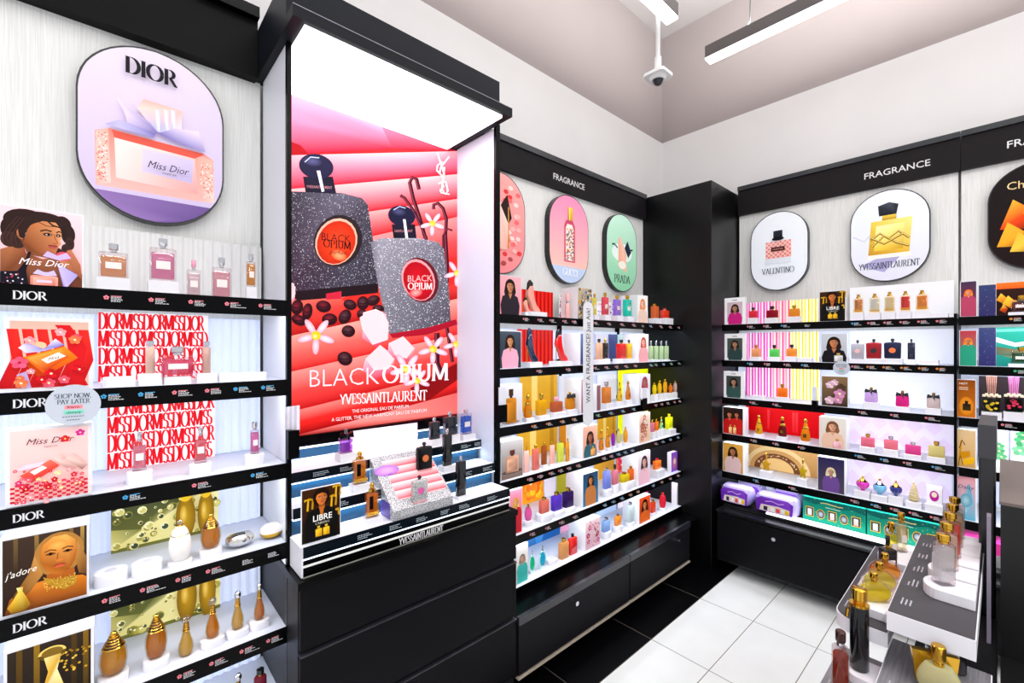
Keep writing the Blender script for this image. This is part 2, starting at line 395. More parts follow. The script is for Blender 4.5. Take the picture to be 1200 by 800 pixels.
# side screen between the near and middle bays
scr = thing('side_screen', (-1.8, .458, 0), 'tall white divider panel with slim black front post between the two nearest bays', 'divider')
MB().fbox(LF, .448, .458, .1, 2.650, .03, .345).build('panel', mat('#e9ebf2', .4, 0, .3), scr)
MB().fbox(LF, .446, .461, .1, 2.651, .335, .352).build('post', BLACKG, scr)

# middle bay: light box over a stepped counter ------------------------
T0, T1 = .462, 1.372
ysl = thing('display_bay', LF.P(.92, 0, .2), 'tall black perfume bay with glowing canopy over a large red backlit poster', 'shelving')
MB().fbox(LF, T0, T1 + .01, .88, 2.70, -.01, .03).build('back_panel', BLACK, ysl)
sp = MB().fbox(LF, T1, T1 + .012, .88, 2.66, .03, .345).build('side_panel', mat('#dfe6f8', .4, 0, .3, .08), ysl)
MB().fbox(LF, T1 - .004, T1 + .022, .88, 2.68, .34, .356).build('post', BLACKG, sp)
XC = -1.49 - XB                                   # canopy front distance
cn = MB().fbox(LF, .425, 1.352, 2.652, 2.69, .0, XC).build('canopy', mat('#12141a', .45, 0, .12), ysl)
MB().fbox(LF, .466, 1.306, 2.640, 2.652, .035, XC - .018).build('light_panel', mat('#ffffff', .5, 0, .3, 2.6), cn)
MB().fbox(LF, .425, 1.336, 2.69, 2.835, .0, .42).build('canopy_box', mat('#14171f', .45, 0, .12), cn)
MB().fbox(LF, .425, 1.352, 2.6895, 2.6915, XC, XC + .001).build('seam_line', mat('#9a9aa4', .4), cn)
area('canopy_light', LF.P(.88, 2.636, .25), (0, 1, 0), (.25, 0, -1), .82, .34, 2.2)
CT0, CT1 = .462, 1.352
TIER = [(1.157, .26), (1.062, .363), (.967, .47)]
TEAL = mat('#0e3550', .35, 0, .3); LEDB = mat('#dfeeff', .5, 0, .3, 2)  # blue of the LED light is put into the riser's base colour
for i, (z, d) in enumerate(TIER):
    b = MB().fbox(LF, CT0, CT1, z - .03, z, .03, d).build('step', mat('#f2f4fa', .35), ysl)
    MB().fbox(LF, CT0, CT1, z - .034, z + .002, d, d + .004).build('price_strip', mat('#081018', .25, 0, .15), b)
    pos = {0: [.56, .66, 1.23, 1.31], 1: [.60, .73, 1.16, 1.28], 2: [.64, .76, .87, .98, 1.07, 1.22]}[i]
    for s in pos:
        A = mart(LF, d + .0046); rnd = random.Random(int(s * 100))
        for r in range(3):
            x = s; e = s + rnd.uniform(.03, .055)
            while x < e:
                w = rnd.uniform(.002, .006); A.rect(x, z - .012 - r * .006, x + w, z - .0095 - r * .006, '#b8c4cc'); x += w + .0015
        A.build('price_label', b)
    MB().fbox(LF, CT0, CT1, z - .040, z - .035, d - .012, d + .002).build('light_strip', LEDB, b)
    if i < 2:
        MB().fbox(LF, CT0, CT1, TIER[i + 1][0], z - .03, d - .03, d - .02).build('riser', TEAL, b)
        area('step_light', LF.P(.91, z - .043, d - .006), (0, 1, 0), (-.5, 0, -1), .86, .006, .8, (.75, .88, 1))
MB().fbox(LF, CT0, CT1, TIER[0][0], 1.245, .028, .05).build('upstand', TEAL, ysl)
up = MB().fbox(LF, CT0, CT1, 1.205, 1.25, .05, .058).build('upstand_band', BLACKG, ysl)
MB().fbox(LF, CT0, CT1, 1.197, 1.204, .05, .06).build('light_strip', LEDB, up)
cf = MB().fbox(LF, CT0, CT1, .872, .935, .03, .468).build('counter_front', mat('#010102', .3, 0, .08), ysl)
MB().fbox(LF, CT0, CT1, .903, .909, .468, .472).build('trim_line', mat('#d8d8d4', .4, 0, .5, .3), cf)
MB().fbox(LF, CT0, CT1, .869, .872, .468, .472).build('trim_line', mat('#8e8c86', .4), cf)
MB().fbox(LF, CT0 - .006, CT0, .872, .968, .03, .47).build('end_panel', mat('#e8e6ee', .4), cf)
A = mart(LF, .4725); A.serif('YVESSAINTLAURENT', .80, .876, .024, '#e8e8ea', .13, .04, .78); A.build('brand_lettering', cf)
area('upstand_light', LF.P(.91, 1.195, .07), (0, 1, 0), (-.1, 0, -1), .86, .006, .6, (.8, .9, 1))

# drawers under the middle bay
dc = thing('drawer_cabinet', LF.P(.915, 0, .2), 'black cabinet of wide flat drawers below the stepped perfume counter', 'cabinet')
MB().fbox(LF, .447, 1.383, .02, .85, .0, .465).build('carcass', mat('#08080a', .5), dc)
MB().fbox(LF, .440, 1.385, .845, .868, .0, .492).build('top', mat('#050506', .3, 0, .12), dc)
for a, b_ in ((.645, .842), (.385, .625), (.11, .365)):
    f = MB().fbox(LF, .449, 1.381, a, b_, .465, .486).build('drawer', mat('#0a090c', .45, 0, .1), dc, bevel=.003)
    MB().fbox(LF, .449, 1.381, b_ + .001, b_ + .006, .45, .489).build('finger_pull', mat('#2a2930', .3), f)
MB().box((XB + .486, .86, .318), (XB + .505, .874, .340)).build('lock', SILV, dc)

# far left bay --------------------------------------------------------
B0, B1 = 1.394, 3.222
fr = thing('display_bay', LF.P(2.3, 0, .17), 'long black shelving bay of six stepped shelves ending at the dark corner column', 'shelving')
MB().fbox(LF, B0, B1, .38, 2.64, 0, .012).build('back_panel', BRUSH, fr)
h = MB().fbox(LF, B0, B1, 2.636, 2.80, 0, .04).build('header', mat('#171518', .5, 0, .12), fr)
MB().fbox(LF, B0, B1, 2.80, 2.835, 0, .05).build('header_cap', mat('#23262b', .3), h)
A = mart(LF, .0406); s, z = LF.hit(.04, 648, 210); A.text('FRAGRANCE', s, 2.690, .056, '#e8e8e8', 1.0, bold=.006); A.build('lettering', h)
for i, (a, b_) in enumerate(zip(ZS, ZS[1:])):
    MB().fbox(LF, B0, B1 - .004, b_ + .03, a - .05, .02, .03).build('lit_panel', LIT, fr)
lp = [[(615, 'p'), (632, 'p'), (646, 'p'), (661, 'p'), (672, 'p'), (697, 'p'), (713, 'p'), (728, 'p'), (742, 'p'), (752, ''), (762, 'b'), (774, 'p'), (785, 'p'), (795, 'p')],
      [(631, 'p'), (665, 'p'), (697, 'p'), (710, 'p'), (722, 'p'), (733, 'p'), (744, 'p'), (762, 'b'), (768, 'g'), (777, 'b'), (786, 'g'), (795, 'g')],
      [(625, 'o'), (642, 'o'), (658, 'o'), (672, 'o'), (700, 'g'), (715, 'b'), (729, 'b'), (742, 'b'), (768, 'p'), (775, 'p'), (782, 'p'), (790, 'p'), (796, 'p')],
      [(620, 'p'), (632, 'p'), (645, 'p'), (656, 'p'), (666, 'p'), (677, 'p'), (707, 'p'), (716, 'p'), (724, 'b'), (732, 'b'), (740, 'b'), (768, 'p'), (776, 'b'), (785, 'b'), (794, 'b')],
      [(623, 'p'), (641, 'p'), (657, 'p'), (673, 'p'), (708, 'b'), (718, 'b'), (728, 'b'), (738, 'o'), (747, 'o'), (765, 'b'), (775, 'o'), (785, 'p'), (794, 'p')], []]
for i, z in enumerate(ZS):
    shelf(fr, LF, B0, B1 - .003, z, px_labels(LF, z, lp[i]), [], hstrip=.04, u=.008, light=True, d0=.02)
MB().fbox(LF, B0 + .02, B1 - .003, .36, .395, .02, .346).build('deck_light', mat('#f2f2ff', .4, 0, .3, .8), fr)
for s in (B0, LF.hit(.03, 655, 404)[0], LF.hit(.03, 723, 404)[0]):
    MB().fbox(LF, s, s + .012, .42, 2.63 if s == B0 else 1.75, .012, .33 if s == B0 else .045).build('upright', BLACK, fr)
slp = MB()
slp.add([LF.P(1.386, .362, .35), LF.P(3.222, .362, .35), LF.P(3.222, .355, .478), LF.P(1.386, .355, .478), LF.P(1.386, .335, .35), LF.P(3.222, .335, .35), LF.P(3.222, .335, .478), LF.P(1.386, .335, .478)],
        [(0, 1, 2, 3), (4, 7, 6, 5), (0, 3, 7, 4), (3, 2, 6, 7), (2, 1, 5, 6), (1, 0, 4, 5)])
slp.build('ledge', BLACKG, fr)
for s0, s1, txt in ((1.388, 2.29, 'low black cupboard with one silver knob under the near half of the stepped shelves'), (2.296, 3.05, 'low black cupboard beside the corner column under the stepped shelves')):
    c = thing('base_cabinet', LF.P((s0 + s1) / 2, 0, .3), txt, 'cabinet')
    MB().fbox(LF, s0, s1, .09, .334, .0, .478).build('carcass', mat('#08080a', .5), c)
    MB().fbox(LF, s0 + .002, s1 - .002, .105, .333, .478, .492).build('door', mat('#111014', .45, 0, .1), c, bevel=.002)
    t = MB().fbox(LF, s0, s1, .335, .372, .478, .497).build('edge_trim', mat('#23232b', .25, 0, .6), c)
    q = (1.78 if s0 < 2 else 2.86)
    MB().loft([(0, .009, .009, 2), (.012, .009, .009, 2), (.014, .012, .012, 2), (.024, .012, .012, 2)], 12, M=Matrix.Translation(LF.P(q, .295, .492)) @ Matrix.Rotation(R(90), 4, 'Y')).build('knob', SILV, c, smooth=40)
    MB().fbox(LF, s0, s1, .085, .095, .47, .494).build('kick_trim', mat('#b8ab9a', .35, 0, .5), c)

# dark column in the corner
col = MB().box((XB - .118, 3.225, 0), (-1.413, 3.762, 2.815)); o = col.build('corner_column', mat('#040405', .36, 0, .3), bevel=.004)
tag(o, 'tall black boxed column filling the corner between the two display walls', 'column')

# back wall bays --------------------------------------------------------
YF = .35
bw = thing('display_bay', RF.P(-.78, 0, .17), 'black shelving bay on the back wall right of the dark corner column', 'shelving')
bx = thing('display_bay', RF.P(.3, 0, .17), 'black shelving bay on the back wall cut off by the right picture edge', 'shelving')
ZR = [1.767, 1.506, 1.232, .966, .688]
lr = [[(878, 'p'), (897, 'p'), (918, 'b'), (943, ''), (1001, 'b'), (1020, 'p'), (1039, 'p'), (1058, 'p'), (1079, 'p'), (1101, 'p')],
      [(878, 'b'), (898, 'p'), (921, 'p'), (942, 'b'), (1001, 'p'), (1019, 'o'), (1038, 'o'), (1059, 'o'), (1080, 'o'), (1101, 'o')],
      [(881, 'p'), (908, 'p'), (1009, 'p'), (1047, 'p'), (1088, 'p')],
      [(882, 'p'), (908, 'p'), (938, 'p'), (1005, 'b'), (1035, 'b'), (1062, 'p'), (1096, 'b')],
      [(885, 'b'), (927, 'p'), (1000, 'p'), (1024, 'b'), (1047, 'p'), (1069, 'p'), (1094, 'p')]]
lx = [[(1188, 'o')], [(1193, 'g')], [(1178, 'p')], [], []]
for bay, s0, s1, L in ((bw, -1.40, -.175, lr), (bx, -.163, 1.1, lx)):
    MB().fbox(RF, s0, s1, .456, 2.64, 0, .012).build('back_panel', BRUSH, bay)
    h = MB().fbox(RF, s0, s1 + .01, 2.638, 2.83, 0, .04).build('header', mat('#1a1719', .5, 0, .12), bay)
    MB().fbox(RF, s0, s1 + .01, 2.83, 2.862, 0, .052).build('header_cap', mat('#23262b', .3), h)
    A = mart(RF, .0406); s, z = RF.hit(.04, 1012 if bay is bw else 1179, 200)
    A.text('FRAGRANCE', s, 2.705, .056, '#f0f0f0', 1.0, bold=.006); A.build('lettering', h)
    for i, z in enumerate(ZR):
        zb = ZR[i + 1] if i < 4 else .50
        MB().fbox(RF, s0, s1, zb + .03, z - .05, .02, .03).build('lit_panel', LIT, bay)
        shelf(bay, RF, s0 + .006, s1, z, px_labels(RF, z, L[i]), [], hstrip=.042, u=.0085, d0=.02)
    MB().fbox(RF, s0 + .04, s1, .455, .475, .02, .40).build('display_deck', mat('#101012', .3), bay)
    dl = MB().fbox(RF, s0 + .32, s1, .475, .484, .34, .405).build('deck_light', mat('#f4f6ff', .4, 0, .3, 1.6), bay)
MB().fbox(RF, -.176, -.164, .48, 1.79, .02, .356).build('upright', BLACK, bw)
for s0, s1, q, txt in ((-1.372, -.165, -1.0, 'low black back wall cupboard with small silver knob beside white floor tiles'), (-.16, 1.1, .35, 'low black back wall cupboard mostly hidden behind the tester table')):
    c = thing('base_cabinet', RF.P((s0 + s1) / 2, 0, .3), txt, 'cabinet')
    MB().fbox(RF, s0, s1, .09, .44, .0, .478).build('carcass', mat('#08080a', .5), c)
    MB().fbox(RF, s0 + .002, s1 - .002, .105, .425, .478, .492).build('door', mat('#0b0a0e', .45, 0, .1), c, bevel=.002)
    MB().fbox(RF, s0, s1, .44, .453, .0, .5).build('top', mat('#121216', .25, 0, .6), c)
    MB().loft([(0, .009, .009, 2), (.012, .009, .009, 2), (.014, .012, .012, 2), (.024, .012, .012, 2)], 12, M=Matrix.Translation(RF.P(q, .36, .492)) @ Matrix.Rotation(R(90), 4, 'X')).build('knob', SILV, c, smooth=40)
# ------------------------------------------------------------------ pictures
def shade(h, k):
    h = h.lstrip('#'); return '#' + ''.join('%02x' % max(0, min(255, int(int(h[i:i + 2], 16) * k))) for i in (0, 2, 4))
def person(A, cx, cy, r, skin, hair, cloth, long=True, turn=.1, bare=False):
    """head and shoulders; r = half face height in v units"""
    r = min(r, A.asp * min(cx, 1 - cx) / 2.42); x = r / A.asp
    A.ell(cx, cy + r * .15, x * 1.25, r * 1.35, hair)
    if long:
        A.poly([(cx - x * 1.25, cy + r * .3), (cx - x * 1.5, cy - r * 1.0), (cx - x * 1.25, cy - r * 2.0), (cx + x * 1.0, cy - r * 2.0), (cx + x * 1.45, cy - r * .9), (cx + x * 1.2, cy + r * .3)], [hair, hair, shade(hair, 1.5), shade(hair, 1.4), hair, hair])
    A.poly([(cx - x * .38, cy - r * .6), (cx - x * .42, cy - r * 1.5), (cx + x * .5, cy - r * 1.5), (cx + x * .42, cy - r * .6)], shade(skin, .72))
    A.poly([(cx - x * .4, cy - r * 1.3), (cx - x * 1.9, cy - r * 1.8), (cx - x * 2.4, max(0, cy - r * 3.4)), (cx - x * 2.2, 0), (cx + x * 2.2, 0), (cx + x * 2.4, max(0, cy - r * 3.4)), (cx + x * 1.9, cy - r * 1.8), (cx + x * .5, cy - r * 1.3)], skin if bare else cloth)
    if not bare: A.poly([(cx - x * .42, cy - r * 1.3), (cx, cy - r * 2.3), (cx + x * .5, cy - r * 1.3)], skin)
    A.poly([(cx + x * math.cos(t) * .82 * (1 if math.sin(t) > -.2 else .86), cy + r * math.sin(t)) for t in [k * math.pi / 12 for k in range(24)]],
           [shade(skin, 1.08 if math.cos(k * math.pi / 12) < .3 else .85) for k in range(24)])
    t = turn * x
    A.poly([(cx - x * .88, cy + r * .05), (cx - x * .6, cy + r * .62), (cx + t, cy + r * .78), (cx + x * .62, cy + r * .55), (cx + x * .88, cy + r * .05), (cx + x * .8, cy + r * .8), (cx, cy + r * 1.15), (cx - x * .85, cy + r * .8)], hair)
    for k in (-1, 1):
        ex = cx + t + k * x * .36
        A.line([(ex - x * .2, cy + r * .26), (ex, cy + r * .34), (ex + x * .2, cy + r * .26)], r * .07, shade(hair, .7))
        A.ell(ex, cy + r * .08, x * .17, r * .07, '#f0e8e0', n=10); A.ell(ex, cy + r * .08, x * .08, r * .07, '#20140f', n=8)
        A.line([(ex - x * .2, cy + r * .1), (ex, cy + r * .17), (ex + x * .2, cy + r * .1)], r * .05, '#1a100c')
    A.line([(cx + t * 1.6, cy + r * .02), (cx + t * 2.2 + x * .07, cy - r * .3), (cx + t - x * .08, cy - r * .34)], r * .045, shade(skin, .65))
    A.ell(cx + t, cy - r * .57, x * .26, r * .075, shade('#a83a38', .9), n=12); A.ell(cx + t, cy - r * .63, x * .19, r * .06, '#c05a55', n=10)
def bottle_art(A, cx, y0, w, h, c, cap='#d8b04a', lab=None):
    """w in u, h in v"""
    A.poly([(cx - w / 2, y0), (cx + w / 2, y0), (cx + w / 2, y0 + h * .68), (cx + w * .4, y0 + h * .74), (cx - w * .4, y0 + h * .74), (cx - w / 2, y0 + h * .68)], [shade(c, .8), c, shade(c, 1.15), shade(c, 1.2), shade(c, 1.1), c])
    A.poly([(cx - w * .4, y0 + h * .08), (cx + w * .4, y0 + h * .08), (cx + w * .4, y0 + h * .6), (cx - w * .4, y0 + h * .6)], [shade(c, 1.1), shade(c, .75), c, shade(c, 1.3)])
    A.rect(cx - w * .12, y0 + h * .74, cx + w * .12, y0 + h * .8, shade(cap, .7)); A.rect(cx - w * .2, y0 + h * .8, cx + w * .2, y0 + h, shade(cap, .8), cap)
    if lab: A.rect(cx - w * .28, y0 + h * .26, cx + w * .28, y0 + h * .44, lab)
def flower(A, cx, cy, r, c, mid='#f0d060', n=5):
    x = r / A.asp
    for k in range(n):
        t = k * 360 / n + 90; A.ell(cx + .6 * x * math.cos(R(t)), cy + .6 * r * math.sin(R(t)), .48 * x, .42 * r, c if k % 2 else shade(c, .88), n=10)
    A.ell(cx, cy, .22 * x, .22 * r, mid, n=8)
def px_line(A, txt, x, y, h, col): A.text(txt, x, y, h, col, sx=1 / A.asp if A.asp else 1)

def pr_women(bg1, bg2, skin, hair, cloth, bot=None, txt=None, cy=.68, r=.15, cx=.5, bare=False, tc='#ffffff', ty=.2):
    def f(A):
        A.rect(0, 0, 1, 1, bg1, bg2); person(A, cx, cy, r, skin, hair, cloth, bare=bare)
        if bot: bottle_art(A, .68, .03, .34, .3, bot)
        if txt: A.text(txt, .5, ty, .1, tc, sx=1 / A.asp, center=True)
    return f
def pr_bottle(bg1, bg2, c, cap='#d8b04a', txt=None, w=.5, h=.62, y=.08, lab=None, tc='#222222'):
    def f(A):
        A.rect(0, 0, 1, 1, bg1, bg2); A.ell(.5, y + .02, w * .8, .05, shade(bg1, .7)); bottle_art(A, .5, y, w, h, c, cap, lab)
        if txt: A.text(txt, .5, .86, .08, tc, sx=1 / A.asp, center=True)
    return f
def pr_libre(A):
    A.rect(0, 0, 1, 1, '#1a0f06', '#3a1c08'); 
    for x, y in ((.16, .62), (.78, .6), (.9, .78)):
        A.line([(x - .1, y + .18), (x, y + .2), (x - .02, y - .02)], .05, '#d8a818'); A.line([(x, y + .2), (x + .12, y + .18), (x + .1, y)], .05, '#b88410')
    for x in (.72, .85): A.line([(x, .5), (x + .1, .52), (x + .12, .4)], .05, '#c8981a')
    person(A, .5, .8, .13, '#c06828', '#160a06', '#0b0a0a', long=False)
    A.poly([(.44, .64), (.56, .64), (.53, .42), (.48, .42)], '#b8621f')
    A.text('LIBRE', .52, .38, .16, '#f2f2ee', sx=.95 / A.asp, bold=.01, center=True)
    A.text('L’ABSOLU'.replace('’', "'"), .52, .31, .06, '#d0c8b8', sx=1 / A.asp, center=True)
    for x in (.42, .62): bottle_art(A, x, .08, .17, .2, '#e0a820', '#f0cc40')
def pr_missdior(A):      # portrait, top shelf
    A.rect(0, 0, 1, 1, '#e0a8b0', '#ecc6cc')
    A.poly([(.0, .1), (0, .44), (.14, .5), (.27, .52), (.3, .42), (.5, .36), (.62, .4), (.8, .3), (1, .2), (1, 0), (0, 0)], ['#6a3a22', '#9a5c3c', '#a5643f', '#8a4e30', '#7c4228', '#94573a', '#a86a48', '#8a4a2c', '#6a3820', '#5a3020', '#5a3020'])
    for x, y, a_, b_ in ((.3, .84, .27, .15), (.14, .72, .14, .16), (.1, .58, .1, .1), (.2, .56, .1, .09), (.5, .9, .26, .08), (.74, .84, .12, .12), (.82, .72, .09, .13), (.84, .6, .06, .09), (.78, .52, .05, .07), (.68, .48, .06, .05)): A.ell(x, y, a_, b_, '#2a1a18', col2='#3a241f' if y < .7 else '#281815')
    for k in range(7): A.line([(.04 + .05 * k, .52 + .02 * (k % 3)), (.02 + .05 * k, .6), (.08 + .05 * k, .72), (.2 + .04 * k, .88)], .006, '#4e3028')
    A.poly([(.22, .62), (.32, .4), (.62, .38), (.66, .46), (.4, .56)], ['#6a3820', '#7a4226', '#8a4e30', '#8a4e30', '#6a3820'])
    A.poly([(.27, .56), (.3, .66), (.32, .76), (.4, .82), (.52, .88), (.66, .86), (.73, .78), (.735, .68), (.715, .62), (.73, .585), (.7, .55), (.68, .5), (.655, .43), (.58, .41), (.44, .45), (.34, .5)],
           ['#7c4226', '#95552e', '#a5633a', '#b4693f', '#c07a4e', '#c98456', '#cf8c5c', '#d49264', '#d89868', '#cf8c5c', '#c47c50', '#b86e46', '#a86040', '#9a5636', '#8a4a2a', '#744022'])
    A.ell(.235, .66, .045, .07, '#a5633a', rot=15); A.ell(.25, .655, .02, .04, '#7c4226', rot=15)
    A.poly([(.2, .74), (.3, .86), (.5, .9), (.72, .86), (.5, .86), (.36, .8), (.3, .7), (.28, .6), (.22, .62)], '#2a1916')
    A.line([(.52, .9), (.62, .82), (.72, .8), (.75, .72)], .02, '#2a1916'); A.line([(.4, .86), (.55, .8), (.7, .81)], .008, '#3a2219')
    for x0, x1, y in ((.47, .61, .735), (.67, .73, .735)): A.line([(x0, y - .01), ((x0 + x1) / 2, y + .015), (x1, y)], .016, '#2e160c')
    for x, w in ((.56, .055), (.695, .03)): A.ell(x, .69, w, .02, '#3a1c10'); A.ell(x + .008, .688, w * .62, .011, '#c8b8b0'); A.ell(x + .012, .688, w * .34, .012, '#180c08'); A.line([(x - w, .69), (x, .71), (x + w, .692)], .009, '#140a06')
    A.line([(.64, .7), (.655, .64), (.69, .59), (.655, .578), (.63, .588)], .009, '#8a4a2c');
    A.ell(.625, .545, .06, .013, '#7c2c2a'); A.ell(.625, .527, .05, .014, '#a84844')
    A.poly([(0, 0), (0, .16), (.2, .18), (.28, .3), (.33, .44), (.36, .44), (.3, .2), (.33, 0)], '#15101c')
    rnd = random.Random(3)
    for k in range(16): A.ell(rnd.uniform(.02, .28), rnd.uniform(.01, .15), .012, .01, rnd.choice(['#c8b8c8', '#b04050', '#e0e0e8']), n=6)
    A.poly([(.68, .32), (.95, .18), (.8, 0), (.76, 0)], ['#c0b0e0', '#9c90cc', '#b8a8e0', '#8878b8'])
    A.poly([(.8, .5), (.86, .52), (.98, .32), (1, .12), (.92, .2), (.74, .3), (.72, .36), (.82, .38)], ['#b06c48', '#b87450', '#a8623e', '#8e4c2e', '#96543a', '#b06c4a', '#c07c58', '#a8623e'])
    A.ell(.76, .42, .1, .06, '#c8485a'); A.poly([(.5, .4), (.56, .47), (.68, .42), (.8, .47), (.86, .4), (.7, .36)], '#c0a8dc')
    bottle_art(A, .52, .0, .34, .19, '#ea8878', '#c8b4dc', '#d8c0d0'); A.poly([(.38, .16), (.44, .22), (.54, .18), (.64, .22), (.68, .15), (.54, .14)], '#c4b4e0')
    A.text('Miss Dior', .52, .27, .12, '#fbeef0', sx=.95 / A.asp, shear=.35, center=True, slope=-.0)
def ms(A, x, y, h, col='#d6202a'):
    return A
def pr_redbottle(A):     # diagonal ribbon bottle on red stripes
    A.rect(0, 0, 1, 1, '#d8b4a4', '#cfa898')
    for k in range(6):
        x = .0 + k * .18
        A.poly([(x - .04, .88), (x + .1, .88), (x + .17, .4), (x + .02, 0), (x - .16, 0), (x + .02, .45)], ['#d82020', '#e02a20', '#c41418', '#b01018', '#a80e16', '#cc1a1c'])
    A.poly([(.55, .95), (.75, .95), (.98, .6), (.9, .2), (1, 0), (.7, 0), (.8, .4), (.7, .75)], '#c8161c')
    A.poly([(.08, .2), (.2, .25), (.26, 0), (.14, 0)], '#b49cc8')
    A.poly([(.16, .46), (.68, .62), (.86, .44), (.44, .18)], ['#e87818', '#f08820', '#e06410', '#c84408'])
    A.poly([(.16, .46), (.44, .18), (.36, .14), (.12, .42)], '#b83808'); A.poly([(.2, .45), (.64, .58), (.74, .46), (.44, .24)], ['#f0a040', '#f49830', '#d85010', '#b83010'])
    A.poly([(.38, .42), (.6, .53), (.7, .47), (.46, .36)], '#efe0d4'); A.text('Miss', .46, .395, .07, '#403030', sx=1 / A.asp, shear=.3, slope=.3)
    A.ell(.32, .62, .13, .07, '#e8b890', 10); A.poly([(.1, .6), (.2, .68), (.42, .58), (.56, .74), (.68, .64), (.42, .55), (.2, .52)], ['#e8e0f4', '#c4bce8', '#8478c0', '#e4ddf6', '#7c70bc', '#a49cd8', '#d0c8ec'])
    rnd = random.Random(5)
    for k in range(15):
        flower(A, rnd.uniform(.1, .95), rnd.choice([rnd.uniform(.03, .28), rnd.uniform(.03, .28), rnd.uniform(.65, .85)]), rnd.uniform(.04, .075), rnd.choice(['#e02848', '#f05870', '#d01020', '#f07848', '#f4a0a8']), '#f8e8b0')
    flower(A, .12, .38, .09, '#f0587a', '#b01838')
def pr_gingham(A):
    A.rect(0, 0, 1, 1, '#e8b4b0', '#eec8c4')
    n = 17
    for i in range(n):
        for j in range(8):
            if (i + j) % 2 == 0: A.rect(i / n, j * .032, (i + .95) / n, j * .032 + .03, '#d03040' if j % 2 else '#c0182c')
    A.text('Miss Dior', .5, .8, .12, '#57283a', sx=1 / A.asp, shear=.35, center=True); A.text('PARFUM', .5, .74, .035, '#57283a', sx=1 / A.asp, center=True)
    A.poly([(.12, .38), (.5, .56), (.62, .46), (.26, .26)], ['#e85848', '#f07058', '#d84038', '#c02828']); A.poly([(.24, .42), (.4, .49), (.46, .45), (.3, .37)], '#f0e4e0')
    A.poly([(.08, .46), (.2, .53), (.44, .54), (.36, .48), (.2, .46)], '#d8ccf0')
    for x in (.55, .7): A.poly([(x, .56), (x + .1, .62), (x + .3, .42), (x + .22, .36)], ['#e8c8c0', '#d8b0a8', '#c8a098', '#8a5850'])
    rnd = random.Random(9)
    for k in range(46): flower(A, rnd.uniform(.05, .95), min(.6, abs(rnd.gauss(.25, .13))), rnd.uniform(.015, .045), rnd.choice(['#e02848', '#f05870', '#d01020', '#f4a0a8', '#f8e0a0', '#e83a80']), '#f8e8b0')
    flower(A, .9, .93, .05, '#d02890'); flower(A, .7, .86, .05, '#d82030')
def pr_jadore(A):
    A.rect(0, 0, 1, 1, '#241410', '#3a2a20')
    for x, c in ((.12, '#6a5230'), (.36, '#8a6c38'), (.78, '#7a5c30'), (.92, '#a88440')): A.rect(x, .5, x + .05, 1, '#2a1a12', c)
    A.poly([(.02, 0), (.08, .2), (.3, .34), (.62, .36), (.95, .3), (1, .26), (1, 0)], ['#5a2c0e', '#a85c1c', '#c8741e', '#d88428', '#d07818', '#c46c14', '#7c3c0c'])
    A.ell(.66, .68, .31, .3, '#a87434'); A.poly([(.36, .72), (.3, .5), (.12, .24), (.1, .1), (.3, .24), (.46, .44)], ['#c08a44', '#a06c30', '#6a401a', '#4a2a10', '#7a5020', '#b47c3c'])
    A.poly([(.88, .8), (1, .55), (1, .3), (.9, .34), (.86, .55)], ['#b88444', '#8a5c28', '#5a3814', '#7a4e20', '#a87434'])
    A.poly([(.5, .42), (.52, .3), (.86, .3), (.84, .44)], '#a8581a')
    A.poly([(.42, .7), (.46, .84), (.58, .93), (.74, .93), (.85, .84), (.88, .68), (.85, .54), (.78, .43), (.68, .385), (.58, .41), (.48, .5), (.43, .6)],
           ['#b8671f', '#d08030', '#e89a44', '#f0a850', '#d8882e', '#b46420', '#a45818', '#985014', '#b06420', '#b8691f', '#a8601c', '#a85c1a'])
    A.ell(.64, .8, .12, .07, '#f0ac58', col2='#dc8c34')
    for x in (.55, .76): A.line([(x - .07, .735), (x, .755), (x + .07, .735)], .014, '#5a2c10'); A.ell(x, .695, .055, .018, '#7a4a30'); A.ell(x, .695, .022, .016, '#1a0c06'); A.line([(x - .06, .695), (x, .715), (x + .06, .69)], .01, '#200e06')
    A.line([(.64, .69), (.63, .6), (.66, .575), (.7, .59)], .012, '#8a4410'); A.ell(.66, .59, .045, .02, '#c87430')
    A.ell(.66, .525, .075, .02, '#a03c20'); A.ell(.66, .505, .062, .018, '#c45a38')
    A.poly([(.46, .4), (.5, .3), (.6, .22), (.72, .16), (.86, .2), (.88, .3), (.82, .33), (.66, .32), (.54, .36)], '#b08424')
    rnd = random.Random(2)
    for k in range(120):
        a, b = rnd.uniform(.47, .87), rnd.uniform(.2, .36)
        A.ell(a, b, .008, .006, rnd.choice(['#f0d070', '#7a5410', '#d8a83c']), n=5)
    A.poly([(.1, .04), (.06, .12), (.12, .2), (.18, .3), (.16, .36), (.24, .36), (.23, .3), (.28, .2), (.32, .1), (.26, .03)], ['#8a6010', '#c09020', '#d8ac30', '#e8c850', '#f0e0a0', '#c89820', '#e0b840', '#b88818', '#9a7014', '#6a4808'])
    A.text("j'adore", .04, .5, .12, '#f4ece0', sx=.85 / A.asp, shear=.25, slope=.1)
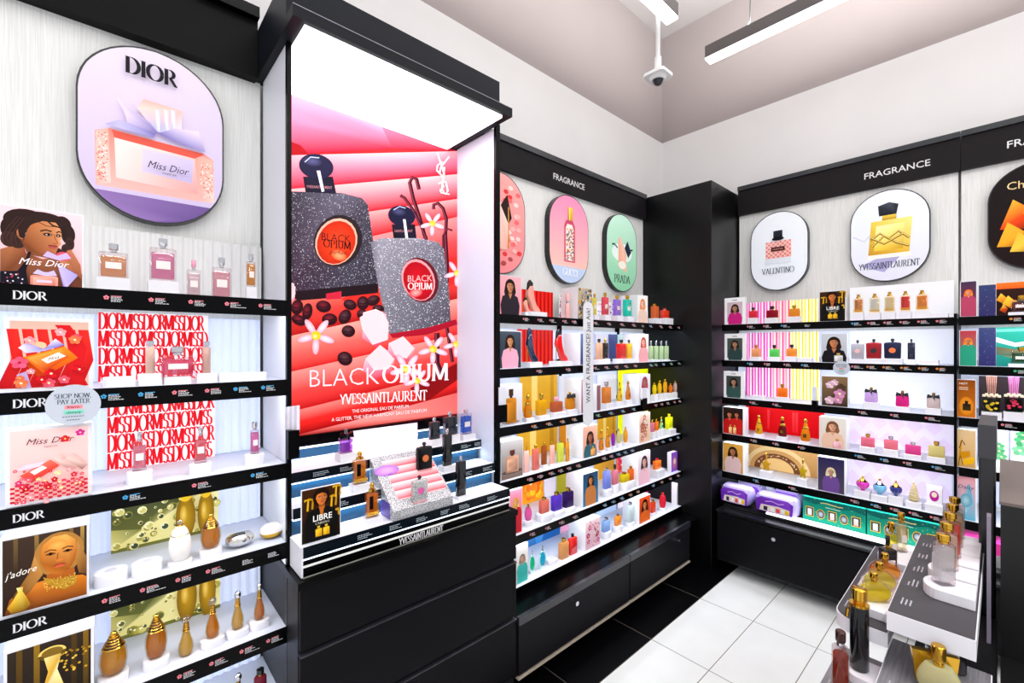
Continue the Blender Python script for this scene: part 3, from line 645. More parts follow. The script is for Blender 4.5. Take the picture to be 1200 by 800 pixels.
def pr_jadore2(A):
    A.rect(0, 0, 1, 1, '#120c08', '#2c2018')
    for x, c in ((.1, '#5a4010'), (.3, '#8a6818'), (.75, '#4a3410'), (.9, '#7a5a14')): A.rect(x, .0, x + .07, 1, '#1a1208', c)
    rnd = random.Random(4)
    for k in range(30): A.ell(rnd.uniform(.6, 1), rnd.uniform(.5, .8), .02, .015, rnd.choice(['#8a6410', '#c89820', '#e0b840']), n=8)
    A.ell(.52, .84, .17, .09, '#5a4410'); A.ell(.52, .84, .17, .09, '#e8c868', a0=0, a1=180); A.ell(.52, .85, .13, .06, '#7a5c1c')
    A.poly([(.42, .8), (.47, .6), (.38, .3), (.25, 0), (.85, 0), (.68, .3), (.58, .6), (.63, .8)], ['#f0d890', '#d8ac38', '#c89020', '#a87810', '#8a600c', '#e8c050', '#f8e8b0', '#c8a040'])
    A.text("j'adore", .06, .36, .13, '#f4ece0', sx=.85 / A.asp, shear=.25, slope=.08)
def pr_pattern(A):        # red condensed lettering repeated over a white board
    A.rect(0, 0, 1, 1, '#f6eef0'); rows = 4; h = 1 / rows
    for r in range(rows):
        t = ('MISSDIORMISSDIORMISSDIOR', 'DIORMISSDIORMISSDIORMISS')[r % 2]; x = .0
        A.k += 1
        for c in t:
            a, st = G[c]; sx = .19 * h / A.asp * 2.5
            if x + a * sx > 1: break
            for p in st:
                if c in 'IDRPM' and len(p) == 2 and abs(p[0][1] - p[1][1]) < .01: continue
                A.line([(x + q[0] * sx, r * h + .03 * h + q[1] * h * .92) for q in p], .021, '#dc1c28', .055 * h, lay=False)
            x += a * sx * .82
def pr_bubbles(seed):
    def f(A):
        A.rect(0, 0, 1, 1, '#6a6a2c', '#2c3a2c'); rnd = random.Random(seed)
        A.poly([(0, .35), (0, .05), (1, .05), (1, .8), (.75, .9), (.62, .6), (.4, .5), (.25, .28)], ['#b0a858', '#d8cc80', '#e8e0a0', '#f0e8b0', '#c8bc60', '#98904a', '#58603a', '#787840'])
        for k in range(85):
            r = rnd.choice([.018, .03, .045, .06]); x, y = rnd.random() * .96 + .02, rnd.random() * .9 + .05; q = r / A.asp
            A.ell(x, y, q, r, rnd.choice(['#d8d090', '#b0a850', '#e8e4b0', '#8a8434']), n=9); A.ell(x + q * .15, y - r * .1, q * .7, r * .7, rnd.choice(['#3a442c', '#5a5a2c', '#a89c48', '#c8c070']), n=9); A.ell(x - q * .25, y + r * .3, q * .22, r * .22, '#fffbe0', n=6)
        for x, w, h in ((.66, .16, .7), (.86, .14, .75)):
            A.ell(x, .35, w * .6, h * .5, '#b88c18', col2='#7a5a10'); A.ell(x, .72, w * .42, .12, '#e0b428'); A.ell(x - .02, .4, w * .22, h * .2, '#e0c060', col2='#b88c18')
    return f
def pr_plain(c1, c2=None): return lambda A: A.rect(0, 0, 1, 1, c1, c2 or c1)
def pr_stripes(A):
    cols = ['#e838a8', '#f8b8e0', '#e050b0', '#f8d0e8', '#f058b8', '#ffe8c0', '#f07898', '#f8e040', '#ffd8e0', '#f0d020', '#f8f8c0']
    n = 46; rnd = random.Random(11)
    for i in range(n):
        t = i / n; base = ['#e02ca0', '#f8c8e8', '#f060c0', '#ffffff'] if t < .38 else (['#f05090', '#f8c0d0', '#f8a0b0', '#fff0e0'] if t < .62 else ['#f8d820', '#fff8d0', '#f0e850', '#ffffff'])
        A.rect(t, 0, (i + 1.05) / n, 1, base[i % 4])
def pr_diamonds(A):
    A.rect(0, 0, 1, 1, '#ece4fb')
    n = 6
    for i in range(n):
        for j in (0, 1):
            cx = (i + .5 + .5 * j) / n; cy = .25 + .5 * j
            A.poly([(cx - .5 / n, cy), (cx, cy - .25), (cx + .5 / n, cy), (cx, cy + .25)], '#e2d0f2') if cx + .5 / n <= 1 else None
def pr_marble(A):
    A.rect(0, 0, 1, 1, '#e6e8f6', '#eceefa'); rnd = random.Random(8)
    for k in range(9):
        x, y = rnd.random() * .8, rnd.random(); p = [(x, y)]
        for j in range(4): x += .05; y = min(.98, max(.02, y + rnd.uniform(-.15, .12))); p.append((x, y))
        A.line(p, .006, '#ccd0e4')
def pr_dots(c1, cols, n=140, seed=1, r=.03):
    def f(A):
        A.rect(0, 0, 1, 1, c1); rnd = random.Random(seed)
        for k in range(n):
            q = r * rnd.uniform(.5, 1.3); A.ell(rnd.uniform(.03, .97), rnd.uniform(.03, .97), q / A.asp * .9, q, rnd.choice(cols), rot=0, n=6)
    return f
def pr_flowers(bg1, bg2, cols, n=8, seed=1, r=.18):
    def f(A):
        A.rect(0, 0, 1, 1, bg1, bg2); rnd = random.Random(seed)
        for k in range(n):
            q = min(r * rnd.uniform(.6, 1), .4 * A.asp); A_ = q / A.asp
            flower(A, rnd.uniform(A_, 1 - A_) if A_ < .5 else .5, rnd.uniform(q, 1 - q), q * .9, rnd.choice(cols), '#fff0c0')
    return f
def pr_sky(A):
    A.rect(0, 0, 1, 1, '#2f80c8', '#8cc4ec')
    for x, y, a, b in ((.2, .7, .16, .14), (.4, .82, .2, .1), (.7, .75, .18, .12), (.85, .6, .1, .16)): A.ell(x, y, a, b, '#cfe6f8', col2='#78b4e4')
    A.poly([(.15, 0), (.2, .5), (.28, .75), (.36, .5), (.42, 0)], ['#2a6ab0', '#4a94d4', '#a8d4f0', '#3a84c8', '#2464a8'])
    A.poly([(.55, 0), (1, 0), (1, .35), (.6, .22)], '#1f60a8')
def pr_arch(A):
    A.rect(0, 0, 1, 1, '#b08048', '#e0b070')
    for k in range(12): A.line([(.5, .1), (.5 + .7 * math.cos(R(15 * k)), .1 + 1.2 * abs(math.sin(R(15 * k)))) ] if 0 else [(k / 12, .6), (k / 12 + .06, 1)], .008, '#c89858')
    for rx, ry, c in ((.42, .8, '#e8c890'), (.36, .66, '#c8965a'), (.3, .54, '#6a4028'), (.22, .4, '#e0b878')): A.ell(.42, .02, rx, ry, c, a0=0, a1=180, n=24)
    rnd = random.Random(6)
    for k in range(60):
        t = R(rnd.uniform(15, 165)); q = rnd.uniform(.95, 1.05); A.ell(.42 + .26 * q * math.cos(t), .02 + .47 * q * math.sin(t), .008, .02, rnd.choice(['#f0d8a0', '#8a5030', '#d8b078', '#b06a48']), n=6)
def pr_ocean(A):
    A.rect(0, 0, 1, 1, '#1a7a70', '#2aa890')
    A.poly([(0, .75), (.4, .6), (1, .72), (1, .6), (.4, .5), (0, .62)], '#e0f0ec'); A.poly([(0, .5), (.5, .42), (1, .55), (1, .25), (.4, .2), (0, .3)], ['#6a5a40', '#8a7450', '#5a5038', '#3a6a50', '#a08a60', '#4a6a58'])
    A.poly([(0, .95), (1, .98), (1, .9), (0, .88)], '#6fd0b8')
def pr_fire(A):
    A.rect(0, 0, 1, 1, '#1c0c0c', '#30140c'); A.rect(0, .82, 1, 1, '#e85818', '#f07020')
    for x, y, s, c in ((.1, .5, .2, '#f09020'), (.25, .38, .24, '#f8b028'), (.4, .28, .2, '#e06010'), (.15, .2, .16, '#c04008')): A.poly([(x - s * .5, y), (x, y + s), (x + s * .6, y + s * .3), (x + s * .3, y - s * .6)], [c, '#ffd040', c, shade(c, .6)])
    A.poly([(.6, .1), (1, .1), (1, .72), (.66, .72)], ['#5a0c0c', '#3a0808', '#7a1410', '#a81c14'])
def pr_cosmos(A):
    A.rect(0, 0, 1, 1, '#2c2a5c', '#343c64'); rnd = random.Random(12)
    for k in range(30): A.ell(rnd.random(), rnd.random(), .025, .008, rnd.choice(['#4878c8', '#c878c8', '#3858a8']), n=6)

# ------------------------------------------------------------------ signs, posters, back boards
def stadium(hw, hh, n=10):
    k = hh - hw * .98
    return [(hw * math.cos(R(a)), k + hw * .98 * math.sin(R(a))) for a in [180 * i / (2 * n) for i in range(2 * n + 1)]] + [(hw * math.cos(R(a)), -k + hw * .98 * math.sin(R(a))) for a in [180 + 180 * i / (2 * n) for i in range(2 * n + 1)]]
def oval_sign(F, s, z, hw, hh, draw, label, edge='#101014'):
    o = thing('oval_sign', F.P(s, z - hh, .012), label, 'sign', 'oval lit signs above the shelves')
    P = stadium(hw, hh)
    MB().extrude([F.P(s + x, z + y, .0122) for x, y in P], F.P(0, 0, .04) - F.P(0, 0, 0)).build('rim', mat(edge, .3), o)
    A = Art(lambda u, v, w: F.P(s + u, z + v, .0528 + w)); A.asp = 1
    A.clip = [(x * .975, y * .982) for x, y in P]
    draw(A, [(x * .975, y * .982) for x, y in P], hw, hh)
    A.build('printed_face', o, .22)
    return o
def grad_poly(A, P, c_bot, c_top, hh):
    def mixc(a, b, t): a = a.lstrip('#'); b = b.lstrip('#'); return '#' + ''.join('%02x' % int(int(a[i:i + 2], 16) * (1 - t) + int(b[i:i + 2], 16) * t) for i in (0, 2, 4))
    n = len(P) // 2                               # strips between the right and the left half
    ys = sorted(set(round(p[1], 5) for p in P)); right = sorted([p for p in P if p[0] >= -1e-6], key=lambda p: p[1])
    def w_at(y):
        for a, b in zip(right, right[1:]):
            if a[1] - 1e-9 <= y <= b[1] + 1e-9: t = (y - a[1]) / ((b[1] - a[1]) or 1); return a[0] + (b[0] - a[0]) * t
        return 0
    N = 36; A.k += 1; w = A.k * A.step; vs = []; cs = []; fs = []
    for i in range(N + 1):
        y = -hh * .982 * math.cos(math.pi * i / N); x = w_at(max(min(y, right[-1][1]), right[0][1])); t = (y / hh + 1) / 2
        vs += [A.fn(-x, y, w), A.fn(x, y, w)]; c = lin(mixc(c_bot, c_top, max(0, min(1, t)))); cs += [c, c]
        if i: fs.append((2 * i - 2, 2 * i - 1, 2 * i + 1, 2 * i))
    A.mb.add(vs, fs, cs)
def card(F, pxl, pxr, yt, yb, d, draw, label, side=0, name='poster_stand', frame=.0, zmin=None, col='#f4f4f8', group=None, cat='poster', emit=0.12, lean=0):
    """printed card or block on a shelf; side = depth of the block"""
    s0, z1 = F.hit(d, pxl, yt); s1, _ = F.hit(d, pxr, yt); _, z0 = F.hit(d, pxl, yb)
    if zmin is not None: z0 = zmin
    th = side or .006
    o = thing(name, F.P((s0 + s1) / 2, z0, d), label, cat, group)
    MB().fbox(F, s0, s1, z0, z1, d - th, d).build('block' if side else 'frame', mat(col, .3, 0, .4), o)
    f = frame
    A = fart(F, s0 + f, s1 - f, z0 + f, z1 - f, d + .0004); draw(A); A.build('print', o, emit)  # faint self-glow added to the print; the card holds no lamp
    return o
def board(F, pxl, pxr, z0, z1, d, draw, label, emit=.35, name='back_board'):
    s0, _ = F.hit(d, pxl, 404); s1, _ = F.hit(d, pxr, 404)
    o = thing(name, F.P((s0 + s1) / 2, z0, d), label, 'display board')
    MB().fbox(F, s0, s1, z0, z1, d - .004, d).build('panel', mat('#e8e8ee', .4), o)
    A = fart(F, s0, s1, z0, z1, d + .0004); draw(A); A.build('print', o, emit)
    return o
# ------------------------------------------------------------------ perfume bottles
CAPS = {'gold': GOLD, 'silver': SILV, 'black': mat('#0b0b0d', .2, 0, .6), 'dgold': DGOLD, 'clear': glass('#f4f4f8', .7), 'white': mat('#f4f2f4', .3), 'red': mat('#c01c1c', .2), 'brown': mat('#3a140e', .15), 'pink': mat('#e79ab0', .25), 'navy': mat('#101630', .2)}
def capmesh(mb, kind, w, d, z0, z1, p=2):
    h = z1 - z0
    if kind == 'ball': mb.loft([(z0 + h * (1 - math.cos(R(a))) / 2, w * max(.12, math.sin(R(a))), d * max(.12, math.sin(R(a))), 2) for a in (6, 30, 60, 90, 120, 150, 174)], 14)
    elif kind == 'tall': mb.loft([(z0, w * .8, d * .8, p), (z0 + h * .12, w, d, p), (z0 + h * .94, w, d, p), (z1, w * .86, d * .86, p)], 16)
    elif kind == 'dome': mb.loft([(z0, w * .6, d * .6, 2), (z0 + h * .35, w * .6, d * .6, 2), (z0 + h * .4, w, d, 2), (z0 + h * .8, w * .85, d * .85, 2), (z1, w * .3, d * .3, 2)], 16)
    return mb
def bottle(o, kind, w, h, dp, col, cap, ybf, detail, o2=None):
    """parts of one bottle in local coordinates: x along the shelf, -y to the front, z up; ybf = body share of the height"""
    hb = h * ybf; capm = CAPS.get(cap) or mat(cap, .25)
    B = lambda mb, n, m, par=o, sm=40, bv=0: mb.build(n, m, par, world=False, smooth=sm, bevel=bv)
    if kind in ('rect', 'slab', 'tall', 'oval', 'cyl', 'solid', 'floral', 'solidcyl', 'round'):
        p = {'cyl': 2, 'solidcyl': 2, 'tall': 6, 'oval': 2.6, 'round': 2.2}.get(kind, 12); q = min(w, dp) * .12
        if kind in ('oval', 'round'):
            prof = []
            for k in range(9):
                t = k / 8; x = (.5 + .5 * math.sin(math.pi * min(1, .12 + t * .88)) ** .7) if kind == 'oval' else (.55 + .45 * math.sin(math.pi * (.08 + t * .86)))
                prof.append((hb * t, w / 2 * x, dp / 2 * (.7 + .3 * math.sin(math.pi * t)), p))
            prof.append((hb * 1.01, w * .14, dp * .2, 2))
        else:
            prof = [(0, w / 2 - q * .5, dp / 2 - q * .5, p), (q * .6, w / 2, dp / 2, p), (hb - q * 1.2, w / 2, dp / 2, p), (hb - q * .3, w / 2 - q * .6, dp / 2 - q * .6, p), (hb, w * .24, dp * .3, 2)]
        if kind in ('solid', 'solidcyl', 'slab'): B(MB().loft(prof, 24), 'glass_body', mat(col, .15, 0, .45, 0, .15))
        elif detail:
            B(MB().loft(prof, 24), 'glass_body', glass('#f6f2f4', .45))
            s = .86; z0 = hb * .09; z1 = hb * (.86 if kind != 'tall' else .9)
            B(MB().loft([(z0 + (a / hb) * (z1 - z0), b * s, c * s, e) for a, b, c, e in prof[:-1]], 20), 'liquid', liquid(col))
        else: B(MB().loft(prof, 20), 'glass_body', liquid(col, .22))
        cw = {'tall': .34, 'cyl': .3, 'solidcyl': .42, 'oval': .1, 'floral': .2}.get(kind, .17) * w
        if kind == 'solid' or kind == 'slab': cw = w * .14
        cw = min(max(cw, .004), w * .42)
        B(MB().loft([(hb, cw * .75, cw * .75, 2), (hb + (h - hb) * .28, cw * .75, cw * .75, 2)], 14), 'collar', GOLD if cap in ('gold', 'dgold', 'black') else SILV)
        B(capmesh(MB(), 'tall', cw, cw, hb + (h - hb) * .24, h, 2 if kind != 'rect' else 5), 'cap', capm)
        if (detail or kind == 'floral') and o2 != 'none':
            lw, lh = w * .27, hb * .12
            lb = mat({'floral': '#f2e8dc'}.get(kind, o2 or '#efe6e2'), .4)
            B(MB().box((-lw, -dp / 2 - .0012, hb * .48 - lh), (lw, -dp / 2 + .001, hb * .48 + lh)), 'label', lb, sm=0)
        if kind == 'floral':
            mb = MB(); rnd = random.Random(int(w * 1e5))
            cs = [mat('#c03048'), mat('#2a5a8a'), mat('#3a7a3a'), GOLD]
            for k in range(22):
                x, z = rnd.uniform(-.38, .38) * w, rnd.uniform(.08, .84) * hb; r = w * .055
                mb.add([(x + r * math.cos(R(60 * j)), -dp / 2 - .0016, z + r * math.sin(R(60 * j))) for j in range(6)], [tuple(range(6))], mi=k % 4)
            mb.build('painted_flowers', cs, o, world=False)
    elif kind == 'opium':          # flat flask with oval window
        prof = [(0, w * .44, dp / 2 * .9, 9), (hb * .05, w * .48, dp / 2, 9), (hb * .9, w * .5, dp / 2, 9), (hb * .97, w * .46, dp / 2 * .8, 8), (hb, w * .2, dp * .3, 3)]
        b = B(MB().loft(prof, 28), 'glass_body', noisy('glitter_coat', shade(col, .55), shade(col, 1.9), 420, .3, .35) if o2 == 'glitter' else mat(col, .25, 0, .3))
        B(MB().loft([(-.0014, w * .2, w * .2, 2), (.0014, w * .2, w * .2, 2)], 24, M=Matrix.Translation((0, -dp / 2, hb * .5)) @ Matrix.Rotation(R(90), 4, 'X')), 'window', mat({'glitter': '#e060a8'}.get(o2, o2 or '#d8602c'), .12, 0, .6))
        B(capmesh(MB(), 'dome', w * .13, w * .13, hb, h), 'cap', CAPS['black'])
    elif kind == 'tear':           # long-necked drop with ringed gold collar
        prof = [(0, w * .34, w * .34, 2), (hb * .04, w * .42, w * .42, 2), (hb * .2, w * .5, w * .5, 2), (hb * .38, w * .46, w * .46, 2), (hb * .6, w * .3, w * .3, 2), (hb * .8, w * .19, w * .19, 2), (hb, w * .15, w * .15, 2)]
        B(MB().loft(prof, 24), 'glass_body', glass('#fbf4e8', .45)); B(MB().loft([(hb * .05 + a * .86, b * .84, c * .84, e) for a, b, c, e in prof[:-1]], 20), 'liquid', liquid(col, .3))
        mb = MB()
        for k in range(4): z = hb * (.74 + .07 * k); r = w * (.25 - .02 * k); mb.loft([(z, r * .85, r * .85, 2), (z + hb * .025, r, r, 2), (z + hb * .05, r * .85, r * .85, 2)], 18)
        B(mb, 'collar', GOLD); B(capmesh(MB(), 'ball', w * .27, w * .27, hb * .98, h), 'cap', CAPS['silver'] if o2 else CAPS['clear'])
        B(MB().loft([(hb * .99, w * .1, w * .1, 2), (h * .93, w * .1, w * .1, 2)], 10), 'sprayer', GOLD)
    elif kind == 'egg':            # rounded drop, beaded neck
        prof = [(0, w * .3, w * .3, 2), (hb * .08, w * .42, w * .42, 2), (hb * .35, w * .5, w * .5, 2), (hb * .6, w * .47, w * .47, 2), (hb * .85, w * .33, w * .33, 2), (hb, w * .18, w * .18, 2)]
        if o2 == 'frost': B(MB().loft(prof, 24), 'glass_body', mat('#f3eee8', .4))
        else: B(MB().loft(prof, 24), 'glass_body', glass('#fbf4e8', .45)); B(MB().loft([(hb * .05 + a * .84, b * .88, c * .88, e) for a, b, c, e in prof[:-1]], 20), 'liquid', liquid(col, .3))
        mb = MB()
        for k in range(5): z = hb * (.72 + .065 * k); r = w * (.41 - .055 * k); mb.loft([(z, r * .9, r * .9, 2), (z + hb * .022, r, r, 2), (z + hb * .045, r * .9, r * .9, 2)], 20)
        B(mb, 'collar', GOLD); B(capmesh(MB(), 'ball', w * .14, w * .14, hb * .98, h), 'cap', CAPS['clear'] if o2 == 'frost' else GOLD)
    elif kind == 'pebble':
        n = [(h * (1 - math.cos(R(a))) / 2, w / 2 * max(.05, math.sin(R(a))), dp / 2 * max(.05, math.sin(R(a))), 2) for a in range(4, 180, 16)]
        lo = [x for x in n if x[0] <= h * .52]; hi = [x for x in n if x[0] >= h * .36]
        B(MB().loft(lo, 28), 'base_shell', capm); B(MB().loft(hi, 28), 'lid', mat(col, .12, .9 if o2 == 'metal' else 0, .6, 0, .4))
    elif kind == 'shoe':           # stiletto
        P = [(-.42, .66), (-.36, .86), (-.24, 1.0), (-.06, 1.02), (.0, .9), (.03, .7), (.1, .48), (.22, .28), (.42, .15), (.5, .07), (.46, 0), (.14, .0), (.0, .06), (-.1, .2), (-.2, .38), (-.34, .52)]
        B(MB().extrude([(x * w, -dp / 2, z * hb) for x, z in P], (0, dp, 0)), 'glass_body', mat(col, .12, 0, .6, 0, .6), sm=30, bv=dp * .18)
        B(MB().extrude([(x * w, -dp * .3, z * h) for x, z in [(-.38, .68), (-.34, .9), (-.2, 1.0), (.0, .9), (-.02, .76), (-.2, .74)]], (0, dp * .6, 0)), 'cap', capm, bv=dp * .1)
        B(MB().loft([(0, w * .025, w * .025, 2), (hb * .62, w * .03, w * .03, 2)], 8, cx=-w * .36), 'heel', GOLD)
    elif kind == 'bow':
        prof = [(0, w * .42, dp * .42, 4), (hb * .1, w * .5, dp * .5, 4), (hb * .75, w * .48, dp * .5, 4), (hb, w * .3, dp * .3, 3)]
        if detail: B(MB().loft(prof, 24), 'glass_body', glass('#f4e8f8', .4)); B(MB().loft([(hb * .08 + a * .8, b * .85, c * .85, e) for a, b, c, e in prof[:-1]], 20), 'liquid', liquid(col))
        else: B(MB().loft(prof, 20), 'glass_body', liquid(col, .2))
        bm = MB()
        for k in (-1, 1): bm.extrude([(0, -dp * .5, hb * .98), (k * w * .42, -dp * .5, hb * 1.12), (k * w * .48, -dp * .5, hb * .8), (k * w * .1, -dp * .5, hb * .86)][::k], (0, dp * .5, 0))
        bm.extrude([(-w * .05, -dp * .52, hb * .9), (w * .08, -dp * .52, hb * .9), (w * .14, -dp * .52, hb * .55)], (0, dp * .1, 0))
        B(bm, 'bow', CAPS['black'], sm=0); B(capmesh(MB(), 'tall', w * .12, w * .12, hb, h), 'cap', capm)
    elif kind == 'bowl':           # faceted half globe on a small foot
        B(MB().loft([(0, w * .16, w * .16, 2), (hb * .12, w * .14, w * .14, 2), (hb * .25, w * .3, w * .3, 2), (hb * .5, w * .46, w * .46, 2), (hb * .8, w * .5, w * .5, 2), (hb, w * .42, w * .42, 2)], 24), 'glass_body', mat(col, .1, 0, .7, 0, .6))
        m = MB().loft([(hb, w * .42, w * .42, 2), (hb * 1.12, w * .25, w * .25, 2), (hb + (h - hb) * .55, w * .12, w * .12, 2)], 18)
        B(m, 'shoulder', capm); B(capmesh(MB(), 'ball', w * .1, w * .1, hb + (h - hb) * .5, h), 'cap', GOLD)
    elif kind == 'swirl':
        m = MB(); n = 9
        for k in range(n):
            z = h * .9 * k / n; r = w * (.3 if k == 0 else .5 * (1 - .72 * k / n)); m.loft([(z, r * .8, r * .8, 2), (z + h * .05, r, r, 2), (z + h * .1, r * .75, r * .75, 2)], 18)
        B(m, 'glass_body', liquid(col, .3)); B(capmesh(MB(), 'ball', w * .07, w * .07, h * .88, h), 'cap', GOLD)
    elif kind == 'figure':         # waisted, big-collared gold flacon
        B(MB().loft([(0, w * .42, dp * .42, 3), (hb * .12, w * .5, dp * .5, 3), (hb * .45, w * .44, dp * .45, 3), (hb * .7, w * .3, dp * .32, 2), (hb, w * .16, dp * .2, 2)], 20), 'glass_body', liquid(col, .15))
        B(MB().loft([(hb * .66, w * .33, dp * .35, 2), (hb * .74, w * .36, dp * .38, 2), (hb * .8, w * .28, dp * .3, 2)], 16), 'collar', GOLD)
        B(capmesh(MB(), 'ball', w * .2, w * .2, hb * .96, h), 'cap', capm)
        B(MB().box((-w * .18, -dp * .5, hb * .2), (w * .18, -dp * .46, hb * .4)), 'emblem', GOLD, sm=0)
    elif kind == 'star':           # five-pointed flacon
        P = []
        for k in range(10): r = .5 if k % 2 == 0 else .27; P.append((r * math.sin(R(36 * k)) * w, -dp / 2, hb * (.5 + r * math.cos(R(36 * k)) * 1.0)))
        mnz = min(p[2] for p in P); P = [(x, y, z - mnz) for x, y, z in P]
        B(MB().extrude(P, (0, dp, 0)), 'glass_body', mat(col, .15, .5, .6), sm=0, bv=.0015); B(capmesh(MB(), 'ball', w * .12, w * .12, hb * .9, h), 'cap', capm)
    elif kind == 'ring':           # clear upright ring with a tinted heart
        m = MB(); m.tube([(w * .42 * math.cos(R(a)), 0, hb * .5 + hb * .44 * math.sin(R(a))) for a in range(0, 361, 20)], w * .09, 8)
        B(m, 'glass_body', mat('#cfeef0', .08, 0, .7)); B(MB().loft([(-dp * .25, w * .34, hb * .34, 2), (dp * .25, w * .34, hb * .34, 2)], 20, M=Matrix.Translation((0, 0, hb * .5)) @ Matrix.Rotation(R(90), 4, 'X')), 'liquid', liquid(col, .2))
        B(MB().box((-w * .3, -dp * .3, 0), (w * .3, dp * .3, hb * .08)), 'foot', mat('#d8ecec', .1), sm=0)
        B(capmesh(MB(), 'tall', w * .11, w * .11, hb * .94, h), 'cap', capm)
    elif kind == 'libre':          # square flask, black and gold, chain of gold at the foot
        prof = [(0, w * .46, dp * .46, 10), (hb * .04, w / 2, dp / 2, 10), (hb * .95, w / 2, dp / 2, 10), (hb, w * .4, dp * .4, 8)]
        B(MB().loft(prof, 24), 'glass_body', glass('#fff6e6', .45)); B(MB().loft([(hb * .1 + a * .82, b * .8, c * .8, e) for a, b, c, e in prof], 20), 'liquid', liquid(col, .3))
        B(MB().box((-w * .3, -dp / 2 - .001, hb * .34), (-w * .02, -dp / 2 + .001, hb * .84)), 'label', CAPS['black'] if detail else mat(shade(col, .8)), sm=0)
        m = MB(); rnd = random.Random(3)
        for k in range(3): m.tube([(w * (-.5 + i / 6), -dp / 2 - .001, hb * (.16 + .07 * math.sin(i * 1.5 + k * 2))) for i in range(7)], w * .03, 6)
        B(m, 'emblem', GOLD); B(MB().loft([(hb, w * .28, dp * .34, 3), (hb + (h - hb) * .3, w * .24, dp * .3, 3)], 16), 'collar', GOLD)
        B(capmesh(MB(), 'ball' if detail else 'tall', w * .17, w * .17, hb + (h - hb) * .25, h), 'cap', capm)
    elif kind == 'box':
        B(MB().box((-w / 2, -dp / 2, 0), (w / 2, dp / 2, h)), 'carton', mat(col, .4), sm=0)
        B(MB().box((-w * .5, -dp / 2 - .0008, h * .0), (w * (.0 if o2 else .5), -dp / 2, h)), 'printed_front', mat(cap if cap.startswith('#') else '#ffffff', .4), sm=0)
        A = Art(lambda u, v, q: Vector((u, -dp / 2 - .001 - q, v))); A.asp = 1
        A.ell(0, h * .45, w * .3, h * .3, o2 or '#d87898', n=14); A.ell(0, h * .52, w * .18, h * .15, '#f0e0c8', n=12); A.mb.build('picture', print_mat(0), o, world=False)

RATIO = dict(rect=.45, slab=.4, tall=.9, oval=.45, cyl=1, solid=.4, floral=.45, solidcyl=1, round=.8, opium=.34, tear=1, egg=1, pebble=.8, shoe=.22, bow=.6, bowl=1, swirl=1, figure=.7, star=.3, ring=.4, libre=.5, box=.35)
RISER = mat('#f0eef4', .3, 0, .5); ACRYL = mat('#e6e4e8', .2)
def width_from_px(F, d, s, z, wpx, ratio, rot=0):
    def span(w):
        dd = w * ratio; xs = [project(F.P(s + a * w / 2, z, d + b * dd / 2))[0] for a in (-1, 1) for b in (-1, 1)]; return max(xs) - min(xs)
    return .05 * wpx / span(.05)
used_names = {}
def product(F, d, zs, where, px, yt, yb, wpx, kind, col, cap, desc, ybf=.8, riser='rect', detail=False, o2=None, name=None, rw=1.15, clearr=False):
    s, zt = F.hit(d, px, yt); _, zb = F.hit(d, px, yb)
    if riser is None or zb - zs < .006: zb = zs
    ratio = RATIO[kind]
    w = width_from_px(F, d, s, (zt + zb) / 2, wpx, 1 if ratio >= .9 else ratio)
    h = zt - zb
    nm = name or {'shoe': 'shoe_shaped_bottle', 'box': 'boxed_perfume', 'pebble': 'perfume_compact'}.get(kind, 'perfume_bottle')
    o = thing(nm, F.P(s, zb, d), f'{desc} {where}', 'perfume' if kind != 'box' else 'box', None, F.rot, world=False)
    o['group'] = 'perfumes ' + where
    bottle(o, kind, w, h, w * ratio, col, cap, ybf, detail, o2)
    if zb > zs: put_riser(F, d, zs, zb, s, w * rw, riser, desc, where)
    return o
def put_riser(F, d, z0, z1, s, w, kind, desc, where, dent=False):
    w = max(w, .03)
    if kind == 'disc':
        mb = MB(); n = [(z0, w / 2, w * .42, 2.6), (z0 + .002, w / 2 * 1.0, w * .43, 2.6), (z1 - .002, w / 2, w * .43, 2.6), (z1, w / 2 - .002, w * .42, 2.6)]
        c = F.P(s, 0, d); mb.loft([(a, (q if not F.left else r), (r if not F.left else q), p) for a, q, r, p in n], 28, cx=c.x, cy=c.y)
        o = mb.build('riser_block', RISER, smooth=50)
        if dent:
            MB().loft([(z1, w * .2, w * .2, 2), (z1 + .0008, w * .19, w * .19, 2)], 20, cx=c.x, cy=c.y).build('dip_shade', mat('#cfccd4', .4), o)  # greyer disc puts the dip's shade into colour; the top stays flat
    else:
        o = MB().fbox(F, s - w / 2, s + w / 2, z0, z1, d - w * .42, d + min(w * .42, .058)).build('riser_block', RISER if kind == 'rect' else ACRYL, bevel=.0015)
    lab = (f'empty white riser {desc} {where}' if dent or desc.startswith('beside') or desc.startswith('between') else f'white riser under the {desc} {where}')
    tag(o, lab, 'riser', 'white riser blocks ' + where); return o
# ------------------------------------------------------------------ near left bay
D0 = .285
ORD = ['top shelf', 'second shelf', 'third shelf', 'fourth shelf', 'fifth shelf', 'lowest shelf']
def W(i, b): return f'on {b} {ORD[i]}'
nb = 'near bay'
z = ZS[0] + .002
P = lambda i, *a, **k: product(LF, k.pop('d', D0), ZS[i] + .002, W(i, nb), *a, **k)
P(0, 133, 286, 326.5, 35, 'rect', '#f0a468', 'silver', 'square pale orange bottle', ybf=.76, detail=True, riser='clear')
P(0, 191, 280, 330, 32, 'rect', '#f088b4', 'silver', 'tall rectangular pink bottle', ybf=.78, detail=True, riser='clear')
P(0, 227, 305, 342, 17, 'rect', '#f6d8dc', 'pink', 'small clear narrow bottle', ybf=.74, detail=True, riser=None)
P(0, 259.5, 302, 344, 24, 'rect', '#f4a8b4', 'silver', 'half full pale pink bottle', ybf=.76, detail=True, riser=None)
P(0, 294, 298, 336.5, 12, 'tall', '#f8a020', 'silver', 'slim orange travel bottle', ybf=.78, detail=True, riser='clear')
